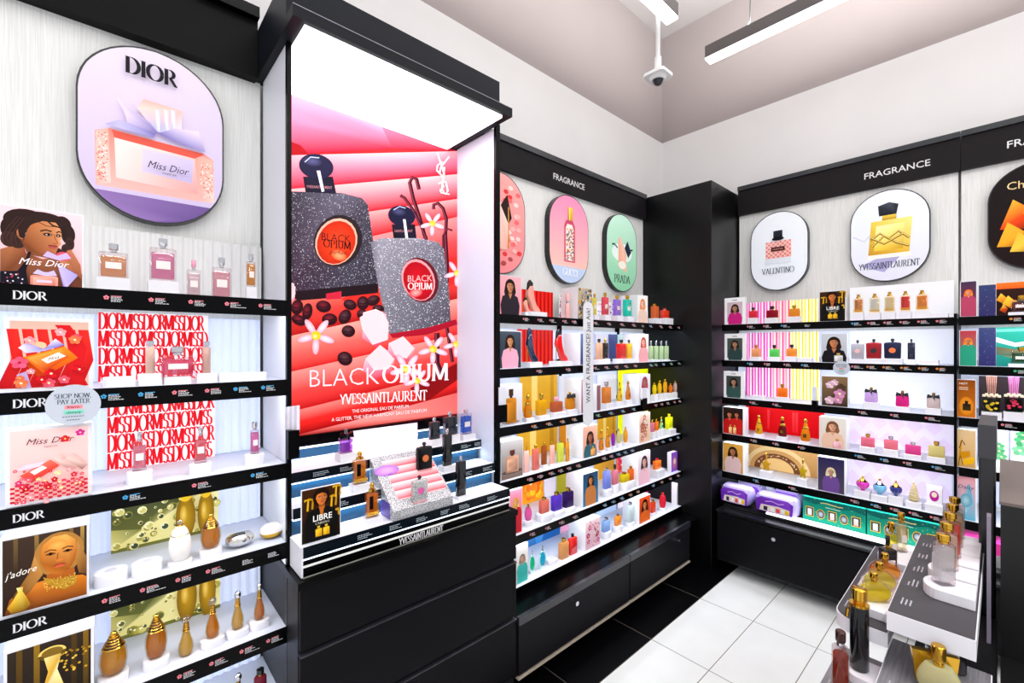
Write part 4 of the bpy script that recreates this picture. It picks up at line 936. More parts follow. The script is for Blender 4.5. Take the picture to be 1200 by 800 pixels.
P(1, 176, 399, 437.5, 12, 'solidcyl', '#c09c8c', 'silver', 'slim rose beige tube', ybf=.82, riser='disc', rw=2.6)
P(1, 208, 406, 441, 44, 'rect', '#ee6088', 'silver', 'wide low pink bottle', ybf=.72, detail=True, riser='disc', rw=.78)
P(1, 242, 400, 437, 11, 'solidcyl', '#b48c80', 'silver', 'right hand rose beige tube', ybf=.82, riser='disc', rw=2.6)
for px, t in ((140, 'left of the first beige tube'), (271, 'right of both beige tubes'), (298, 'at the far right end')):
    s, _ = LF.hit(D0, px, 440); put_riser(LF, D0, ZS[1] + .002, ZS[1] + .030, s, .072, 'disc', t, W(1, nb), dent=True)
P(2, 163.5, 505, 551, 17, 'rect', '#f09ab0', 'silver', 'left clear pink bottle', ybf=.74, detail=True, riser='disc', rw=1.9)
P(2, 235, 499, 542, 15, 'rect', '#f0808c', 'silver', 'middle clear pink bottle', ybf=.74, detail=True, riser='disc', rw=1.9)
P(2, 298.5, 494, 531, 12, 'tall', '#f070a8', 'silver', 'right slim pink bottle', ybf=.74, detail=True, riser='disc', rw=2.3)
P(3, 211, 608, 655, 30, 'egg', '#f3eee8', 'clear', 'frosted white egg bottle', ybf=.84, riser='disc', o2='frost', rw=1.05)
P(3, 247, 601, 641, 28, 'egg', '#b87a10', 'gold', 'amber egg bottle', ybf=.84, riser='disc', rw=1.08)
for px, y, t in ((130, 672, 'left end of row'), (172.5, 656, 'beside the frosted egg')):
    s, zz = LF.hit(D0, px, y); put_riser(LF, D0, ZS[3] + .002, ZS[3] + .036, s, .072, 'disc', t, W(3, nb), dent=True)
P(3, 281, 622, 653, 39, 'pebble', '#e4e0da', 'silver', 'silver and cream pebble compact', riser=None, o2='metal', d=.27)
P(3, 318, 612, 640, 33, 'pebble', '#f4eee6', 'gold', 'white pebble compact with gold base', riser=None, d=.27)
P(4, 133, 739, 788, 36, 'egg', '#d8a018', 'gold', 'large amber egg bottle', ybf=.86, riser='disc', rw=1.05)
P(4, 183, 719, 769, 29, 'egg', '#a86c14', 'gold', 'brown amber egg bottle', ybf=.86, riser='disc', rw=1.15)
P(4, 218, 721, 777, 21, 'tear', '#e0c060', 'gold', 'pale gold drop bottle without riser', ybf=.82, riser=None)
P(4, 249, 700, 746, 20, 'tear', '#c08018', 'silver', 'amber drop bottle with clear ball cap', ybf=.8, riser='disc', rw=1.6)
P(4, 278.5, 692, 736, 18, 'tear', '#d8b868', 'silver', 'pale gold drop bottle with ball cap', ybf=.8, riser='disc', rw=1.7, o2='s')
P(4, 304, 683, 725, 16, 'tear', '#c88848', 'silver', 'copper drop bottle nearest right', ybf=.8, riser='disc', rw=1.8, o2='s')
product(LF, D0, ZS[5] + .002, W(5, nb), 279, 788, 830, 20, 'tear', '#e8dcc0', 'silver', 'pale drop bottle', ybf=.8, riser=None, o2='s')
product(LF, D0, ZS[5] + .002, W(5, nb), 305, 783, 822, 18, 'cyl', '#601828', 'black', 'dark red capped bottle', ybf=.8, riser=None)
board(LF, 115, 244, 1.502, 1.726, .06, pr_pattern, 'red and white lettered board behind beige tubes on second shelf', name='lettered_board')
board(LF, 125.5, 251.5, 1.218, 1.450, .06, pr_pattern, 'red and white lettered board behind clear pink bottles on third shelf', name='lettered_board')
board(LF, 130, 256, .950, 1.165, .06, pr_bubbles(3), 'green and gold bubble picture behind frosted egg bottle', name='picture_board')
board(LF, 130, 258, .664, .90, .06, pr_bubbles(5), 'green and gold bubble picture behind the drop bottles', name='picture_board')
card(LF, -2, 98, 238, 335, .30, pr_missdior, 'poster of dark haired woman with pink perfume on the top shelf', frame=.003, zmin=ZS[0] + .002, emit=.3)
card(LF, 5, 109, 371, 463, .338, pr_redbottle, 'white framed poster of amber bottle with lilac ribbon among red flowers', frame=.009, zmin=ZS[1] + .004, side=.012, emit=.3)
card(LF, 6, 108, 503, 590, .338, pr_gingham, 'white framed poster of red bottle scattered with petals over gingham', frame=.008, zmin=ZS[2] + .004, side=.03, emit=.3)
card(LF, 0, 104, 633, 732, .338, pr_jadore, 'block poster of blonde woman in wide gold necklace', frame=.004, zmin=ZS[3] + .004, side=.12, emit=.3)
card(LF, 4, 110, 765, 830, .338, pr_jadore2, 'block poster of gold bottle neck on dark ground, lowest left', frame=.006, zmin=ZS[4] + .004, side=.12, emit=.3)
# round shelf talker hanging on the second shelf edge
def talker(F, s, z, d, r, label, ry=None):
    o = thing('shelf_talker', F.P(s, z - r, d), label, 'sign'); ry = ry or r
    MB().extrude([F.P(s + r * math.cos(R(a)), z + ry * math.sin(R(a)), d) for a in range(0, 360, 10)], F.P(0, 0, .002) - F.P(0, 0, 0)).build('disc', mat('#c9cfdc', .3), o)
    A = Art(lambda u, v, w: F.P(s + u * r, z + v * ry, d + .0024 + w)); A.asp = 1
    A.serif('SHOP NOW,', -.02, .34, .22, '#2c3a48', .13, .04, 1.0, center=True); A.serif('PAY LATER', 0, .06, .22, '#2c3a48', .13, .04, .95, center=True)
    A.rect(-.32, -.2, .32, -.02, '#f08a94'); A.text('Klarna.', 0, -.16, .16, '#201a1c', center=True, bold=.01); A.rect(-.36, -.46, .36, -.27, '#7fd0b8'); A.text('clearpay', 0, -.42, .16, '#1c3a34', center=True, bold=.01)
    for y, w in ((-.6, .4), (-.76, .25)):
        x = -w
        while x < w: A.rect(x, y, x + .07, y + .04, '#5a6674'); x += .1
    A.build('printed_face', o, .15)
talker(LF, -.068, 1.466, .362, .052, 'round grey shelf talker clipped to the near bay beside a red poster')
s, zz = RF.hit(.36, 986, 431); talker(RF, s, zz, .356, .043, 'small round grey shelf talker below the curly haired woman poster')

# large oval sign of the near bay
def draw_dior(A, P, hw, hh):
    grad_poly(A, P, '#c8b8da', '#e4d6e8', hh)
    def q(px, py): s, z = LF.hit(.0528, px, py); return s - OV[0], z - OV[1]
    Z = q(93, 212)[1]; low = [(x, y) for x, y in P if y < Z]; A.poly(low, [('#8e70ac' if x < 0 else '#6c5290') for x, y in low])
    A.poly([q(x, y) for x, y in [(111, 152), (128, 150), (238, 180), (250, 188), (251, 238), (232, 236), (112, 216)]], ['#f0a090', '#f08878', '#e87868', '#f0a898', '#f8c8b8', '#f0b0a8', '#f4b8b0'])
    A.poly([q(x, y) for x, y in [(134, 160), (228, 183), (232, 228), (136, 208)]], ['#fbe4de', '#f8c8c4', '#f09c98', '#fad8d2'])
    A.poly([q(x, y) for x, y in [(131, 152), (240, 181), (228, 186), (134, 161)]], '#e05848')
    A.poly([q(x, y) for x, y in [(167, 174), (227, 188), (225, 215), (166, 201)]], ['#ddd0e8', '#cfc0e0', '#bfb0d8', '#d8c8e6'])
    A.poly([q(x, y) for x, y in [(112, 153), (127, 150), (130, 214), (112, 216)]], ['#f8c4b4', '#f4a898', '#f8d0c8', '#f0b0a4']); A.poly([q(x, y) for x, y in [(232, 184), (249, 188), (251, 238), (234, 232)]], ['#f4a898', '#f0b4a4', '#f8d0c4', '#f4a8a0'])
    rnd = random.Random(21)
    for k in range(170):
        px, py = (rnd.uniform(113, 126), rnd.uniform(156, 212)) if rnd.random() < .5 else (rnd.uniform(235, 249), rnd.uniform(192, 232)); x, y = q(px, py); A.ell(x, y, .0022, .0022, rnd.choice(['#ffffff', '#d86858', '#fbe8e0', '#c85848']), n=5)
    A.poly([q(x, y) for x, y in [(168, 118), (213, 132), (212, 158), (182, 156), (160, 128)]], ['#f0b0a4', '#f4c0b4', '#f0e4ec', '#b0b4dc', '#f8d4cc'])
    for x0 in (182, 192, 200): A.poly([q(x0, 130), q(x0 + 5, 132), q(x0 + 5, 156), q(x0, 154)], ['#f8e8f0', '#c8d0f0', '#e8e0f4', '#a8b4e0'])
    A.poly([q(x, y) for x, y in [(136, 115), (142, 122), (176, 146), (185, 158), (150, 150), (146, 134)]], ['#f4e8f0', '#e0d0e8', '#b0a4d4', '#7468b0', '#c8b8e0', '#ead8ee'])
    A.poly([q(x, y) for x, y in [(123, 147), (140, 142), (182, 158), (180, 163), (140, 152)]], ['#a8a0d0', '#c0b8e0', '#6c64ac', '#8880c0', '#c4bce4'])
    A.poly([q(x, y) for x, y in [(184, 158), (205, 152), (232, 156), (240, 180), (205, 168)]], ['#7068b0', '#d8c8e8', '#f0e0f0', '#9c90c8', '#8078b8'])
    x, y = q(146, 103); A.serif('DIOR', *q(146, 86), .052, '#14121a', .2, .03, 1.0)
    x, y = q(170, 198); A.text('Miss Dior', x + .004, y + .004, .034, '#3a2440', shear=.35, sx=.82); A.text('PARFUM', x + .045, y - .010, .010, '#3a2440')
OV = (.118, 2.325)
oval_sign(LF, OV[0], OV[1], .195, .292, draw_dior, 'large lilac oval sign with pink ribboned perfume above the near bay')

# ------------------------------------------------------------------ middle bay: red poster
def QP(px, py): return LF.hit(.032, px, py)
A = Art(lambda px, py, w: (lambda h: LF.P(h[0], h[1], .032 + w))(QP(px, py)), .00004); A.asp = 1
def band(a, b, c, d_, cols):      # a-b upper edge, d-c lower edge; cols top, middle, bottom
    m1 = ((a[0] * .5 + d_[0] * .5), (a[1] * .5 + d_[1] * .5)); m2 = ((b[0] * .5 + c[0] * .5), (b[1] * .5 + c[1] * .5))
    A.k += 1; k = A.k; A.poly([a, b, m2, m1], [cols[0], cols[0], cols[1], cols[1]], lay=False); A.poly([m1, m2, c, d_], [cols[1], cols[1], cols[2], cols[2]], lay=False)
XL, XR = 334, 536
A.poly([(XL, 104), (XR, 177), (XR, 484), (XL, 513)], '#c8121c')
band((XL, 106), (446, 146), (460, 174), (XL, 181), ['#f8a0bc', '#f07090', '#c81030'])
A.poly([(446, 146), (XR, 177), (460, 174)], ['#f07898', '#b00020', '#d81838'])
band((XL, 182), (XR, 177), (XR, 203), (XL, 222), ['#f8a8b0', '#f27088', '#d81430'])
band((XL, 222), (XR, 204), (XR, 232), (XL, 262), ['#fab0b0', '#f47884', '#d41828'])
band((XL, 262), (XR, 233), (XR, 254), (XL, 300), ['#f89c9c', '#f06468', '#c81420'])
band((XL, 300), (XR, 254), (XR, 310), (XL, 352), ['#f88888', '#e84848', '#c01018'])
band((XL, 352), (XR, 310), (XR, 350), (XL, 395), ['#f46a5c', '#e83c34', '#a80c10'])
band((XL, 395), (XR, 350), (XR, 392), (XL, 437), ['#fb9c90', '#f46058', '#c81818'])
band((XL, 437), (XR, 392), (XR, 434), (XL, 484), ['#fa8c84', '#ec4440', '#b80c10'])
band((XL, 484), (XR, 434), (XR, 460), (XL, 513), ['#f87870', '#e82420', '#a00808'])
A.poly([(XR, 460), (XR, 484), (XL, 513), (410, 494)], ['#f0605c', '#f07068', '#b00c0c', '#f8908a'])
for p, c in (([(338, 165), (352, 170), (362, 181), (338, 181)], '#a00010'), ([(400, 350), (445, 330), (536, 300), (536, 330), (440, 385)], '#d82820'), ([(480, 455), (536, 425), (536, 445), (500, 470)], '#800406')): A.poly(p, c)
rnd = random.Random(31)
def specks(poly, n, cols, lo=.3, hi=.62):
    xs = [p[0] for p in poly]; ys = [p[1] for p in poly]; A.k += 1
    def inside(x, y):
        r = False; j = len(poly) - 1
        for i in range(len(poly)):
            if (poly[i][1] > y) != (poly[j][1] > y) and x < (poly[j][0] - poly[i][0]) * (y - poly[i][1]) / (poly[j][1] - poly[i][1]) + poly[i][0]: r = not r
            j = i
        return r
    c = 0
    while c < n:
        x, y = rnd.uniform(min(xs), max(xs)), rnd.uniform(min(ys), max(ys))
        if inside(x, y): s = rnd.uniform(lo, hi); A.poly([(x - s, y), (x, y - s), (x + s, y), (x, y + s)], rnd.choice(cols), lay=False); c += 1
# left flask
body1 = [(334, 224), (400, 226), (424, 232), (431, 240), (440, 300), (443, 340), (400, 343), (352, 347), (334, 340)]
A.poly(body1, ['#2a2430', '#5a5666', '#4a4654', '#3c3844', '#4c4858', '#2c2834', '#3a3644', '#16121c', '#3a2234'])
specks(body1, 2600, ['#8c8894', '#b4b0bc', '#6a6672', '#e0dce4', '#24202c', '#54505e'])
A.poly([(337, 342), (443, 332), (443, 343), (400, 348), (352, 352), (336, 348)], '#1c0c14'); A.poly([(382, 344), (400, 341), (400, 350), (382, 351)], '#c02038')
A.ell(396, 282, 28, 31, '#241a1e', rot=25); A.ell(394, 283, 24, 28, '#f0a890', rot=25); A.ell(394, 284, 22, 26, '#e8401a', rot=25, col2='#b82408'); A.ell(397, 299, 9, 6, '#f8a070', rot=20, col2='#e85828')
A.text('BLACK', 376, 281, 12.5, '#4a1008', sx=.9, vy=-1, slope=.1); A.serif('OPIUM', 379, 289, 8.6, '#2c0804', .16, .06, 1.1, vy=-1, slope=.1); A.text('parfum', 386, 297, 7, '#5a1408', vy=-1, shear=.3, slope=.1)
A.poly([(355, 207), (390, 207), (394, 227), (358, 225)], ['#16122a', '#0c0a18', '#1c1830', '#100c1c'])
A.ell(370.5, 195, 20.5, 14.5, '#1a1836', rot=12, n=28); A.ell(366, 189, 12, 6, '#50507a', rot=10, col2='#1a1836', n=20)
A.line([(357, 190), (364, 184), (374, 185)], 1.2, '#b8c0e0'); A.poly([(371, 200), (375, 200), (380, 224), (377, 225)], '#e8e8f4'); A.text('YVESSAINTLAURENT', 359, 220, 4.5, '#c08088', sx=.72, vy=-1, slope=.05)
# vanilla pods
for p, w in (([(491, 222), (488, 210), (483, 208), (480, 214), (484, 232), (492, 256), (500, 285)], 4.5), ([(469, 229), (474, 232), (484, 246), (492, 262), (500, 280)], 3.5), ([(508, 245), (508, 240), (513, 238), (519, 244), (523, 256), (522, 275), (524, 310), (523, 380), (530, 424)], 4), ([(530, 270), (524, 268), (519, 276), (520, 310)], 2.5), ([(512, 390), (512, 425), (518, 440)], 6)):
    A.line(p, w, '#3a0c1c'); A.line([(x - w * .2, y) for x, y in p], w * .25, '#8c3848')
# right flask
body2 = [(434, 284), (445, 279), (490, 279), (514, 284), (520, 292), (526, 340), (528, 376), (500, 384), (456, 391), (444, 340)]
A.poly([(456, 391), (500, 383), (534, 374), (536, 380), (500, 392), (460, 396)], '#a00c24')
A.poly(body2, ['#6a6874', '#8c8a96', '#a09eaa', '#6c6a76', '#5c5a66', '#5a5864', '#44424c', '#54525e', '#6c6a76', '#787682'])
specks(body2, 2400, ['#c0bec8', '#e4e2ea', '#8c8a96', '#4a4854', '#ffffff', '#74727e'])
A.ell(492, 328, 21, 27, '#5c1018', rot=-20); A.ell(490, 328, 19, 25, '#f09098', rot=-20); A.ell(490, 329, 17, 23, '#c8081c', rot=-20, col2='#a00414'); A.ell(487, 343, 8, 5, '#f8a8a0', rot=-15, col2='#d83040')
A.text('BLACK', 477, 330, 10.5, '#f0b0b0', sx=.9, vy=-1, slope=-.02); A.serif('OPIUM', 478, 339, 7.6, '#fbe4e0', .16, .06, 1.1, vy=-1)
A.poly([(459, 263), (486, 263), (488, 279), (461, 279)], ['#1c182a', '#0c0a18', '#181428', '#0c0a14']); A.ell(470.5, 253, 16, 12, '#181632', rot=12, n=28); A.ell(467, 248, 9, 5, '#484870', rot=10, col2='#181632', n=20)
A.line([(461, 246), (468, 242), (475, 244)], 1, '#b8c0e0'); A.poly([(472, 257), (475, 257), (478, 279), (475, 279)], '#e8e8f4'); A.text('SAINTLAURENT', 462, 272, 4, '#c08088', sx=.75, vy=-1)
# coffee beans, marshmallows, flowers
for x, y, rx, ry, r in ((379, 359, 9, 7, 10), (386, 374, 9, 7, 0), (404, 371, 7, 9, 30), (408, 388, 8, 7, 10), (410, 357, 8, 6, 20), (425, 355, 7, 8, 0), (404, 420, 9, 8, 30), (350, 375, 9, 6, 25), (360, 365, 6, 10, 10), (437, 352, 8, 6, -20), (348, 360, 7, 9, 10), (424, 368, 6, 6, 0), (443, 362, 7, 5, 0)):
    A.ell(x, y, rx, ry, '#2a0810', rot=r); A.ell(x - 1, y - 1.5, rx * .75, ry * .65, '#7a1828' if x < 402 else '#54343c', rot=r, col2='#34101a'); A.line([(x - rx * .7, y), (x, y + 1), (x + rx * .7, y - .5)], 1, '#180408')
def mallow(pts, top): A.poly(pts, ['#f8c8cc', '#fbd8dc', '#f4a0a8', '#e05064', '#d83850', '#f088a0'][:len(pts)]); A.poly(top, '#fbc8cc')
mallow([(425, 366), (440, 362), (452, 368), (456, 396), (440, 407), (424, 396)], [(421, 372), (434, 364), (448, 365), (455, 378), (454, 398), (436, 404), (424, 386)])
mallow([(428, 420), (445, 404), (463, 418), (458, 436), (440, 444), (424, 434)], [(428, 420), (445, 404), (463, 418), (455, 432), (438, 434)])
mallow([(455, 402), (472, 394), (486, 408), (480, 422), (465, 424), (454, 412)], [(456, 402), (472, 394), (485, 408), (476, 420), (462, 416)])
mallow([(338, 331), (346, 336), (345, 350), (338, 362), (334, 350), (334, 332)], [(334, 331), (344, 332), (346, 344), (338, 358)])
def orchid(x, y, r):
    for k in range(5): t = R(k * 72 + 20); A.ell(x + .62 * r * math.cos(t), y + .62 * r * math.sin(t), r * .5, r * .2, '#f8d8dc' if k % 2 else '#ece4f4', rot=k * 72 + 20, col2='#d8a0b4')
    A.ell(x, y, r * .28, r * .26, '#f0c020'); A.ell(x - 1, y + 1, r * .12, r * .12, '#fff080')
for x, y, r in ((370, 393, 20), (507, 409, 16), (534, 403, 14), (506, 262, 13), (535, 320, 14), (476, 432, 18), (488, 446, 14)): orchid(x, y, r)
# lettering
A.text('BLACK', 360, 453.5, 29.5, '#e4d8e0', bold=-.012, sx=.93, vy=-1, slope=-.045); A.serif('OPIUM', 448, 448.5, 19.5, '#f0e4e8', .17, .05, 1.16, vy=-1, slope=-.05)
A.serif('YVESSAINTLAURENT', 398, 473.5, 11.5, '#f4ecee', .12, .04, .86, vy=-1, slope=-.05)
A.text('THE ORIGINAL EAU DE PARFUM', 412, 483.5, 5.6, '#f0e4e4', vy=-1, sx=.82, slope=-.09); A.text('A GLITTER, THE NEW HARMONY EAU DE PARFUM', 388, 493.5, 5.8, '#f0e4e4', vy=-1, sx=.85, slope=-.1)
for p in ([(511.5, 179), (520, 205)], [(525.5, 184), (516, 196), (514, 204)], [(518, 190), (512, 194), (511, 200), (516, 205), (519, 212), (513, 216)], [(520, 196), (517, 222), (521, 228), (524, 224), (522, 214), (518, 212)], [(515, 225), (519, 218)], [(515, 222), (516, 226), (526, 228)]): A.line(p, 1.9, '#f4f0f2', 1.0)
po = thing('poster_lightbox', LF.P(.92, 1.25, .03), 'large red backlit poster of two glittering perfume flasks in the middle bay', 'poster')
e0, e1 = .52, T1
MB().fbox(LF, .40 + .065, e1, 1.25, 2.652, .0302, .0312).build('film_backing', mat('#a01018', .5), po)
A.mb.build('printed_film', print_mat(.42), po)
# ------------------------------------------------------------------ middle bay: products on the steps
mbn = 'on middle bay '
TW = [mbn + 'top step', mbn + 'middle step', mbn + 'front counter']
def Y(i, *a, **k): return product(LF, (.20, .315, .42)[i], TIER[i][0], TW[i], *a, **k)
Y(0, 405.5, 502, 530, 20, 'bow', '#a050b8', 'clear', 'violet bottle with black bow', ybf=.78, detail=True, riser='rect', rw=1.25)
Y(1, 421.5, 528, 566, 19, 'libre', '#d89030', 'gold', 'square gold chained amber bottle', ybf=.74, detail=True, riser='rect', rw=1.25)
Y(2, 436, 565, 605, 18, 'libre', '#e08828', 'gold', 'orange gold chained bottle', ybf=.74, detail=True, riser='rect', rw=1.3)
Y(0, 509, 489, 514, 14, 'solid', '#15121f', 'silver', 'black and violet squat bottle', ybf=.8, rw=1.25)
Y(0, 527, 482, 509, 17, 'solid', '#0c1220', 'silver', 'black angular bottle with silver spray', ybf=.78, rw=1.2)
Y(0, 546, 480, 508, 15, 'rect', '#2860c8', 'silver', 'bright blue bottle', ybf=.86, detail=True, rw=1.3)
Y(1, 524, 502, 545, 12, 'solid', '#0a0a0e', 'silver', 'tall slim black bottle', ybf=.85, rw=1.5)
Y(2, 540, 534, 580, 13, 'solid', '#0a0a12', 'silver', 'tall slim black bottle nearest right', ybf=.87, rw=1.25)
# slanted glitter plinth with two flasks
g0, z0_ = LF.hit(.468, 461, 600); g1, _ = LF.hit(.468, 531, 583)
gz0 = z0_ ; gb, gzb = LF.hit(.266, 436, 540); gzb = max(gzb, 1.164)
gl = thing('slanted_plinth', LF.P((g0 + g1) / 2, TIER[2][0], .42), 'silver glitter sloping plinth with pink print on the middle bay counter', 'display stand')
GLIT = noisy('silver_glitter', '#4e5058', '#f2f2f6', 260, .35, .3)
m = MB()
for s in (g0, g1): m.v += [LF.P(s, TIER[2][0] + .001, .466), LF.P(s, gz0, .466), LF.P(s, gzb, .267), LF.P(s, TIER[1][0] + .001, .264), LF.P(s, TIER[1][0] + .001, .366), LF.P(s, TIER[2][0] + .001, .368)]
m.f = [tuple(range(6)), tuple(reversed(range(6, 12)))] + [(i, 6 + i, 6 + (i + 1) % 6, (i + 1) % 6) for i in range(6)]; m.mi = [0] * len(m.f)
m.build('body', GLIT, gl)
MB().fbox(LF, g0 - .002, g0 + .001, TIER[2][0] + .002, TIER[2][0] + .06, .37, .44).build('side_face', mat('#6a50a8', .3), gl)
A = Art(lambda u, v, w: LF.P(g0 + (g1 - g0) * u, gz0 + (gzb - gz0) * v, .466 - .199 * v + w + .0006)); A.asp = .42
fr_ = lambda y: [(.16, y), (.97, y)]
A.poly([(.2, .16), (.95, .16), (.98, .22), (.98, .8), (.9, .9), (.3, .9), (.16, .78), (.14, .2)], '#f6c0c4')
for k in range(5):
    y = .18 + k * .145; A.poly([(.15, y), (.97, y), (.97, y + .05), (.15, y + .05)], ['#e86070', '#e04858', '#f49098', '#f4a0a8']); A.poly([(.15, y + .05), (.97, y + .05), (.97, y + .14), (.15, y + .14)], ['#f4a0a8', '#f49098', '#fde4e4', '#fdf0f0'])
A.ell(.17, .72, .2, .1, '#e0b0f0', col2='#b070d8'); A.poly([(.12, .63), (.2, .66), (.26, .64), (.3, .66), (.3, .635), (.2, .62)], '#9a60c0')
A.build('print', gl, .1)
A = mart(LF, .4665); A.text('BLACK OPIUM', g0 + .03, TIER[2][0] + .012, .028, '#d8d8de', sx=.62); A.build('lettering', gl)
def onslope(px, yt, yb, wpx, col, o2, desc):
    # find the point on the sloping face under the bottle
    best = None
    for i in range(200):
        v = i / 200; d = .466 - .199 * v; s, zz = LF.hit(d, px, yb); e = abs(zz - (gz0 + (gzb - gz0) * v))
        if best is None or e < best[0]: best = (e, d, s, zz)
    e, d, s, zz = best; _, zt = LF.hit(d, px, yt)
    w = width_from_px(LF, d, s, zz, wpx, RATIO['opium'])
    o = thing('perfume_bottle', LF.P(s, zz - .002, d), desc, 'perfume', None, R(90), world=False)
    bottle(o, 'opium', w, zt - zz, w * RATIO['opium'], col, 'black', .84, False, o2)
    dp = w * RATIO['opium']
    mb = MB().add([(-w * .44, dp * .55, -.035), (w * .44, dp * .55, -.035), (w * .44, -dp * .55, -.0), (-w * .44, -dp * .55, -.0), (-w * .44, dp * .55, .003), (w * .44, dp * .55, .003), (w * .44, -dp * .55, .003), (-w * .44, -dp * .55, .003)], [(0, 1, 2, 3), (4, 7, 6, 5), (0, 4, 5, 1), (1, 5, 6, 2), (2, 6, 7, 3), (3, 7, 4, 0)])
    mb.build('level_foot', mat('#f0a8b0', .3), o, world=False)
onslope(497, 517, 549, 21, '#0b0a0e', '#d87840', 'black flask with copper window at the top of the glitter plinth')
onslope(491.5, 556, 586, 21, '#9a9aa2', 'glitter', 'silver glitter flask with pink window at the foot of the plinth')
board(LF, 411, 489, 1.158, 1.243, .066, pr_plain('#f8ecfc', '#f0d0f0'), 'glowing pale lilac panel behind the glitter plinth', emit=.9, name='glow_panel')
card(LF, 353, 399, 575, 640, .45, pr_libre, 'small dark and gold poster of woman in black jacket on the counter', frame=.002, zmin=TIER[2][0] + .002)
# black tester-strip holder on the front post
th = thing('tester_strip_holder', LF.P(.464, 1.28, .36), 'black wall holder full of white paper tester strips left of the red poster', 'holder')
def bpx(F, d, x0, x1, y0, y1, dep, name, m, par):
    s0, z1 = F.hit(d, x0, y0); s1, z0 = F.hit(d, x1, y1); return MB().fbox(F, s0, s1, z0, z1, d - dep, d).build(name, m, par)
bpx(LF, .39, 338, 351, 505, 536, .03, 'pocket', BLACK, th)
for k in range(6):
    s0, z1 = LF.hit(.385, 337 + k * 2.1, 478 - k * .6); s1, zz = LF.hit(.385, 341 + k * 2.0, 506)
    MB().fbox(LF, s0, s1, zz, z1, .006 * k + .020 + .335, .006 * k + .0215 + .335).build('paper_strips', mat('#eeeaf4' if k % 2 else '#d4d0e0', .6), th)

# ------------------------------------------------------------------ far left bay
fb = 'far bay'
def Q(i, px, yt, yb, w, kind, col, cap, desc, **k):
    k.setdefault('riser', 'rect'); return product(LF, .29, ZS[i] + .002, W(i, fb), px, yt, yb, w, kind, col, cap, desc, **k)
def blk(i, xs, xl, xr, yt, yb, draw, label, **k):
    """deep white block: xs = pixel of its rear left edge"""
    card(LF, xl, xr, yt, yb, .325, draw, label, side=.13 if xs < xl else .012, frame=.003, zmin=ZS[i] + .003, **k)
blk(0, 584, 584, 611, 321, 370, pr_women('#e8909c', '#f0a8b0', '#b87850', '#1c120e', '#28202a', None, None, .72, .14), 'top shelf poster of dark haired woman on pink, far bay')
blk(1, 584, 584, 611, 387, 434, pr_women('#28303c', '#404a58', '#c88a60', '#2a1810', '#f0a8c0', None, None, .72, .13), 'second shelf poster of woman in pink furs, far bay')
blk(2, 585, 585, 612, 451, 502, pr_bottle('#c8c4cc', '#e8e6ec', '#b8741c', '#4a2810', None, .5, .85, .04), 'poster of tall amber bottle on grey, far bay third shelf')
blk(3, 560, 587, 613, 518, 568, pr_bottle('#7a6258', '#c8c4c4', '#c8967c', '#6a3424', None, .6, .6, .15, '#c8967c'), 'white block poster of rose beige bottles, far bay fourth shelf')
blk(4, 580, 597, 612, 575, 628, pr_women('#e87090', '#f090a8', '#e0a070', '#d8a040', '#c02030', None, None, .7, .16), 'poster of blonde woman on pink ground, far bay fifth shelf')
blk(5, 590, 605, 619, 641, 690, pr_women('#e8e0dc', '#f0ece8', '#c89878', '#8a7870', '#40b8b0', None, None, .64, .2), 'poster of grey haired head and teal bottle, far bay lowest shelf')
RED = pr_stripes
def pr_redfold(A):
    A.rect(0, 0, 1, 1, '#c81010')
    for k in range(9): A.rect(k / 9, 0, k / 9 + .05, 1, '#e83020', '#d82018'); A.rect(k / 9 + .06, 0, k / 9 + .08, 1, '#900808')
def pr_gold(A):
    A.rect(0, 0, 1, 1, '#c88a10', '#d8a830')
    A.rect(.3, 0, .45, 1, '#e8c058', '#f0d080'); A.rect(.8, 0, .9, 1, '#a87408', '#c89020')
def LB(i, x0, x1, draw, label, top=None, emit=.35, d=.055): return board(LF, x0, x1, ZS[i] + .003, top or ZS[i - 1] - .052, d, draw, label, emit, name='picture_board')
LB(0, 606, 648, pr_redfold, 'pleated red board behind the pink shoe bottle', 1.955); LB(1, 606, 648, pr_redfold, 'pleated red board behind the dark blue shoe bottle')
LB(0, 655, 664, pr_dots('#f0ecf0', ['#181820', '#404050', '#c03040']), 'narrow leopard dotted board beside the pale pink cylinder', 1.945)
LB(0, 698, 728, pr_dots('#eceaf2', ['#3850a0', '#8088b8', '#282c48', '#c04858'], 200), 'blue and white dotted board behind the floral bottles', 1.93)
LB(0, 745, 775, pr_plain('#c8e8d8', '#d8f0e4'), 'pale green board at the far end of the top shelf', 1.90)
LB(1, 664, 690, pr_plain('#f4f4f8'), 'plain white board beside the red shoe bottle', 1.70)
LB(1, 698, 712, pr_plain('#d8d4e0'), 'pale grey board behind the black and peach bottles', 1.70)
LB(1, 713, 723, pr_plain('#404474', '#50588c'), 'narrow dark blue board on second shelf', 1.70); LB(1, 724, 736, pr_plain('#b8dcd8'), 'narrow pale teal board on second shelf', 1.70)
LB(1, 748, 775, pr_plain('#a8d8c8', '#c8e8dc'), 'pale green board behind the small clear bottles', 1.68)
LB(2, 609, 653, pr_gold, 'gold board behind the amber bottles on third shelf'); LB(2, 655, 668, pr_plain('#d4d4dc'), 'pale grey board on third shelf', 1.42)
LB(2, 700, 722, pr_plain('#e4e2ea'), 'pale lilac board on third shelf', 1.41); LB(2, 724, 774, pr_plain('#e4f000', '#f0f818'), 'wide bright yellow board on third shelf', emit=.5)
LB(3, 606, 653, pr_gold, 'gold board behind the slim tubes on fourth shelf'); LB(3, 655, 668, pr_plain('#c87810', '#d89020'), 'narrow amber board on fourth shelf')
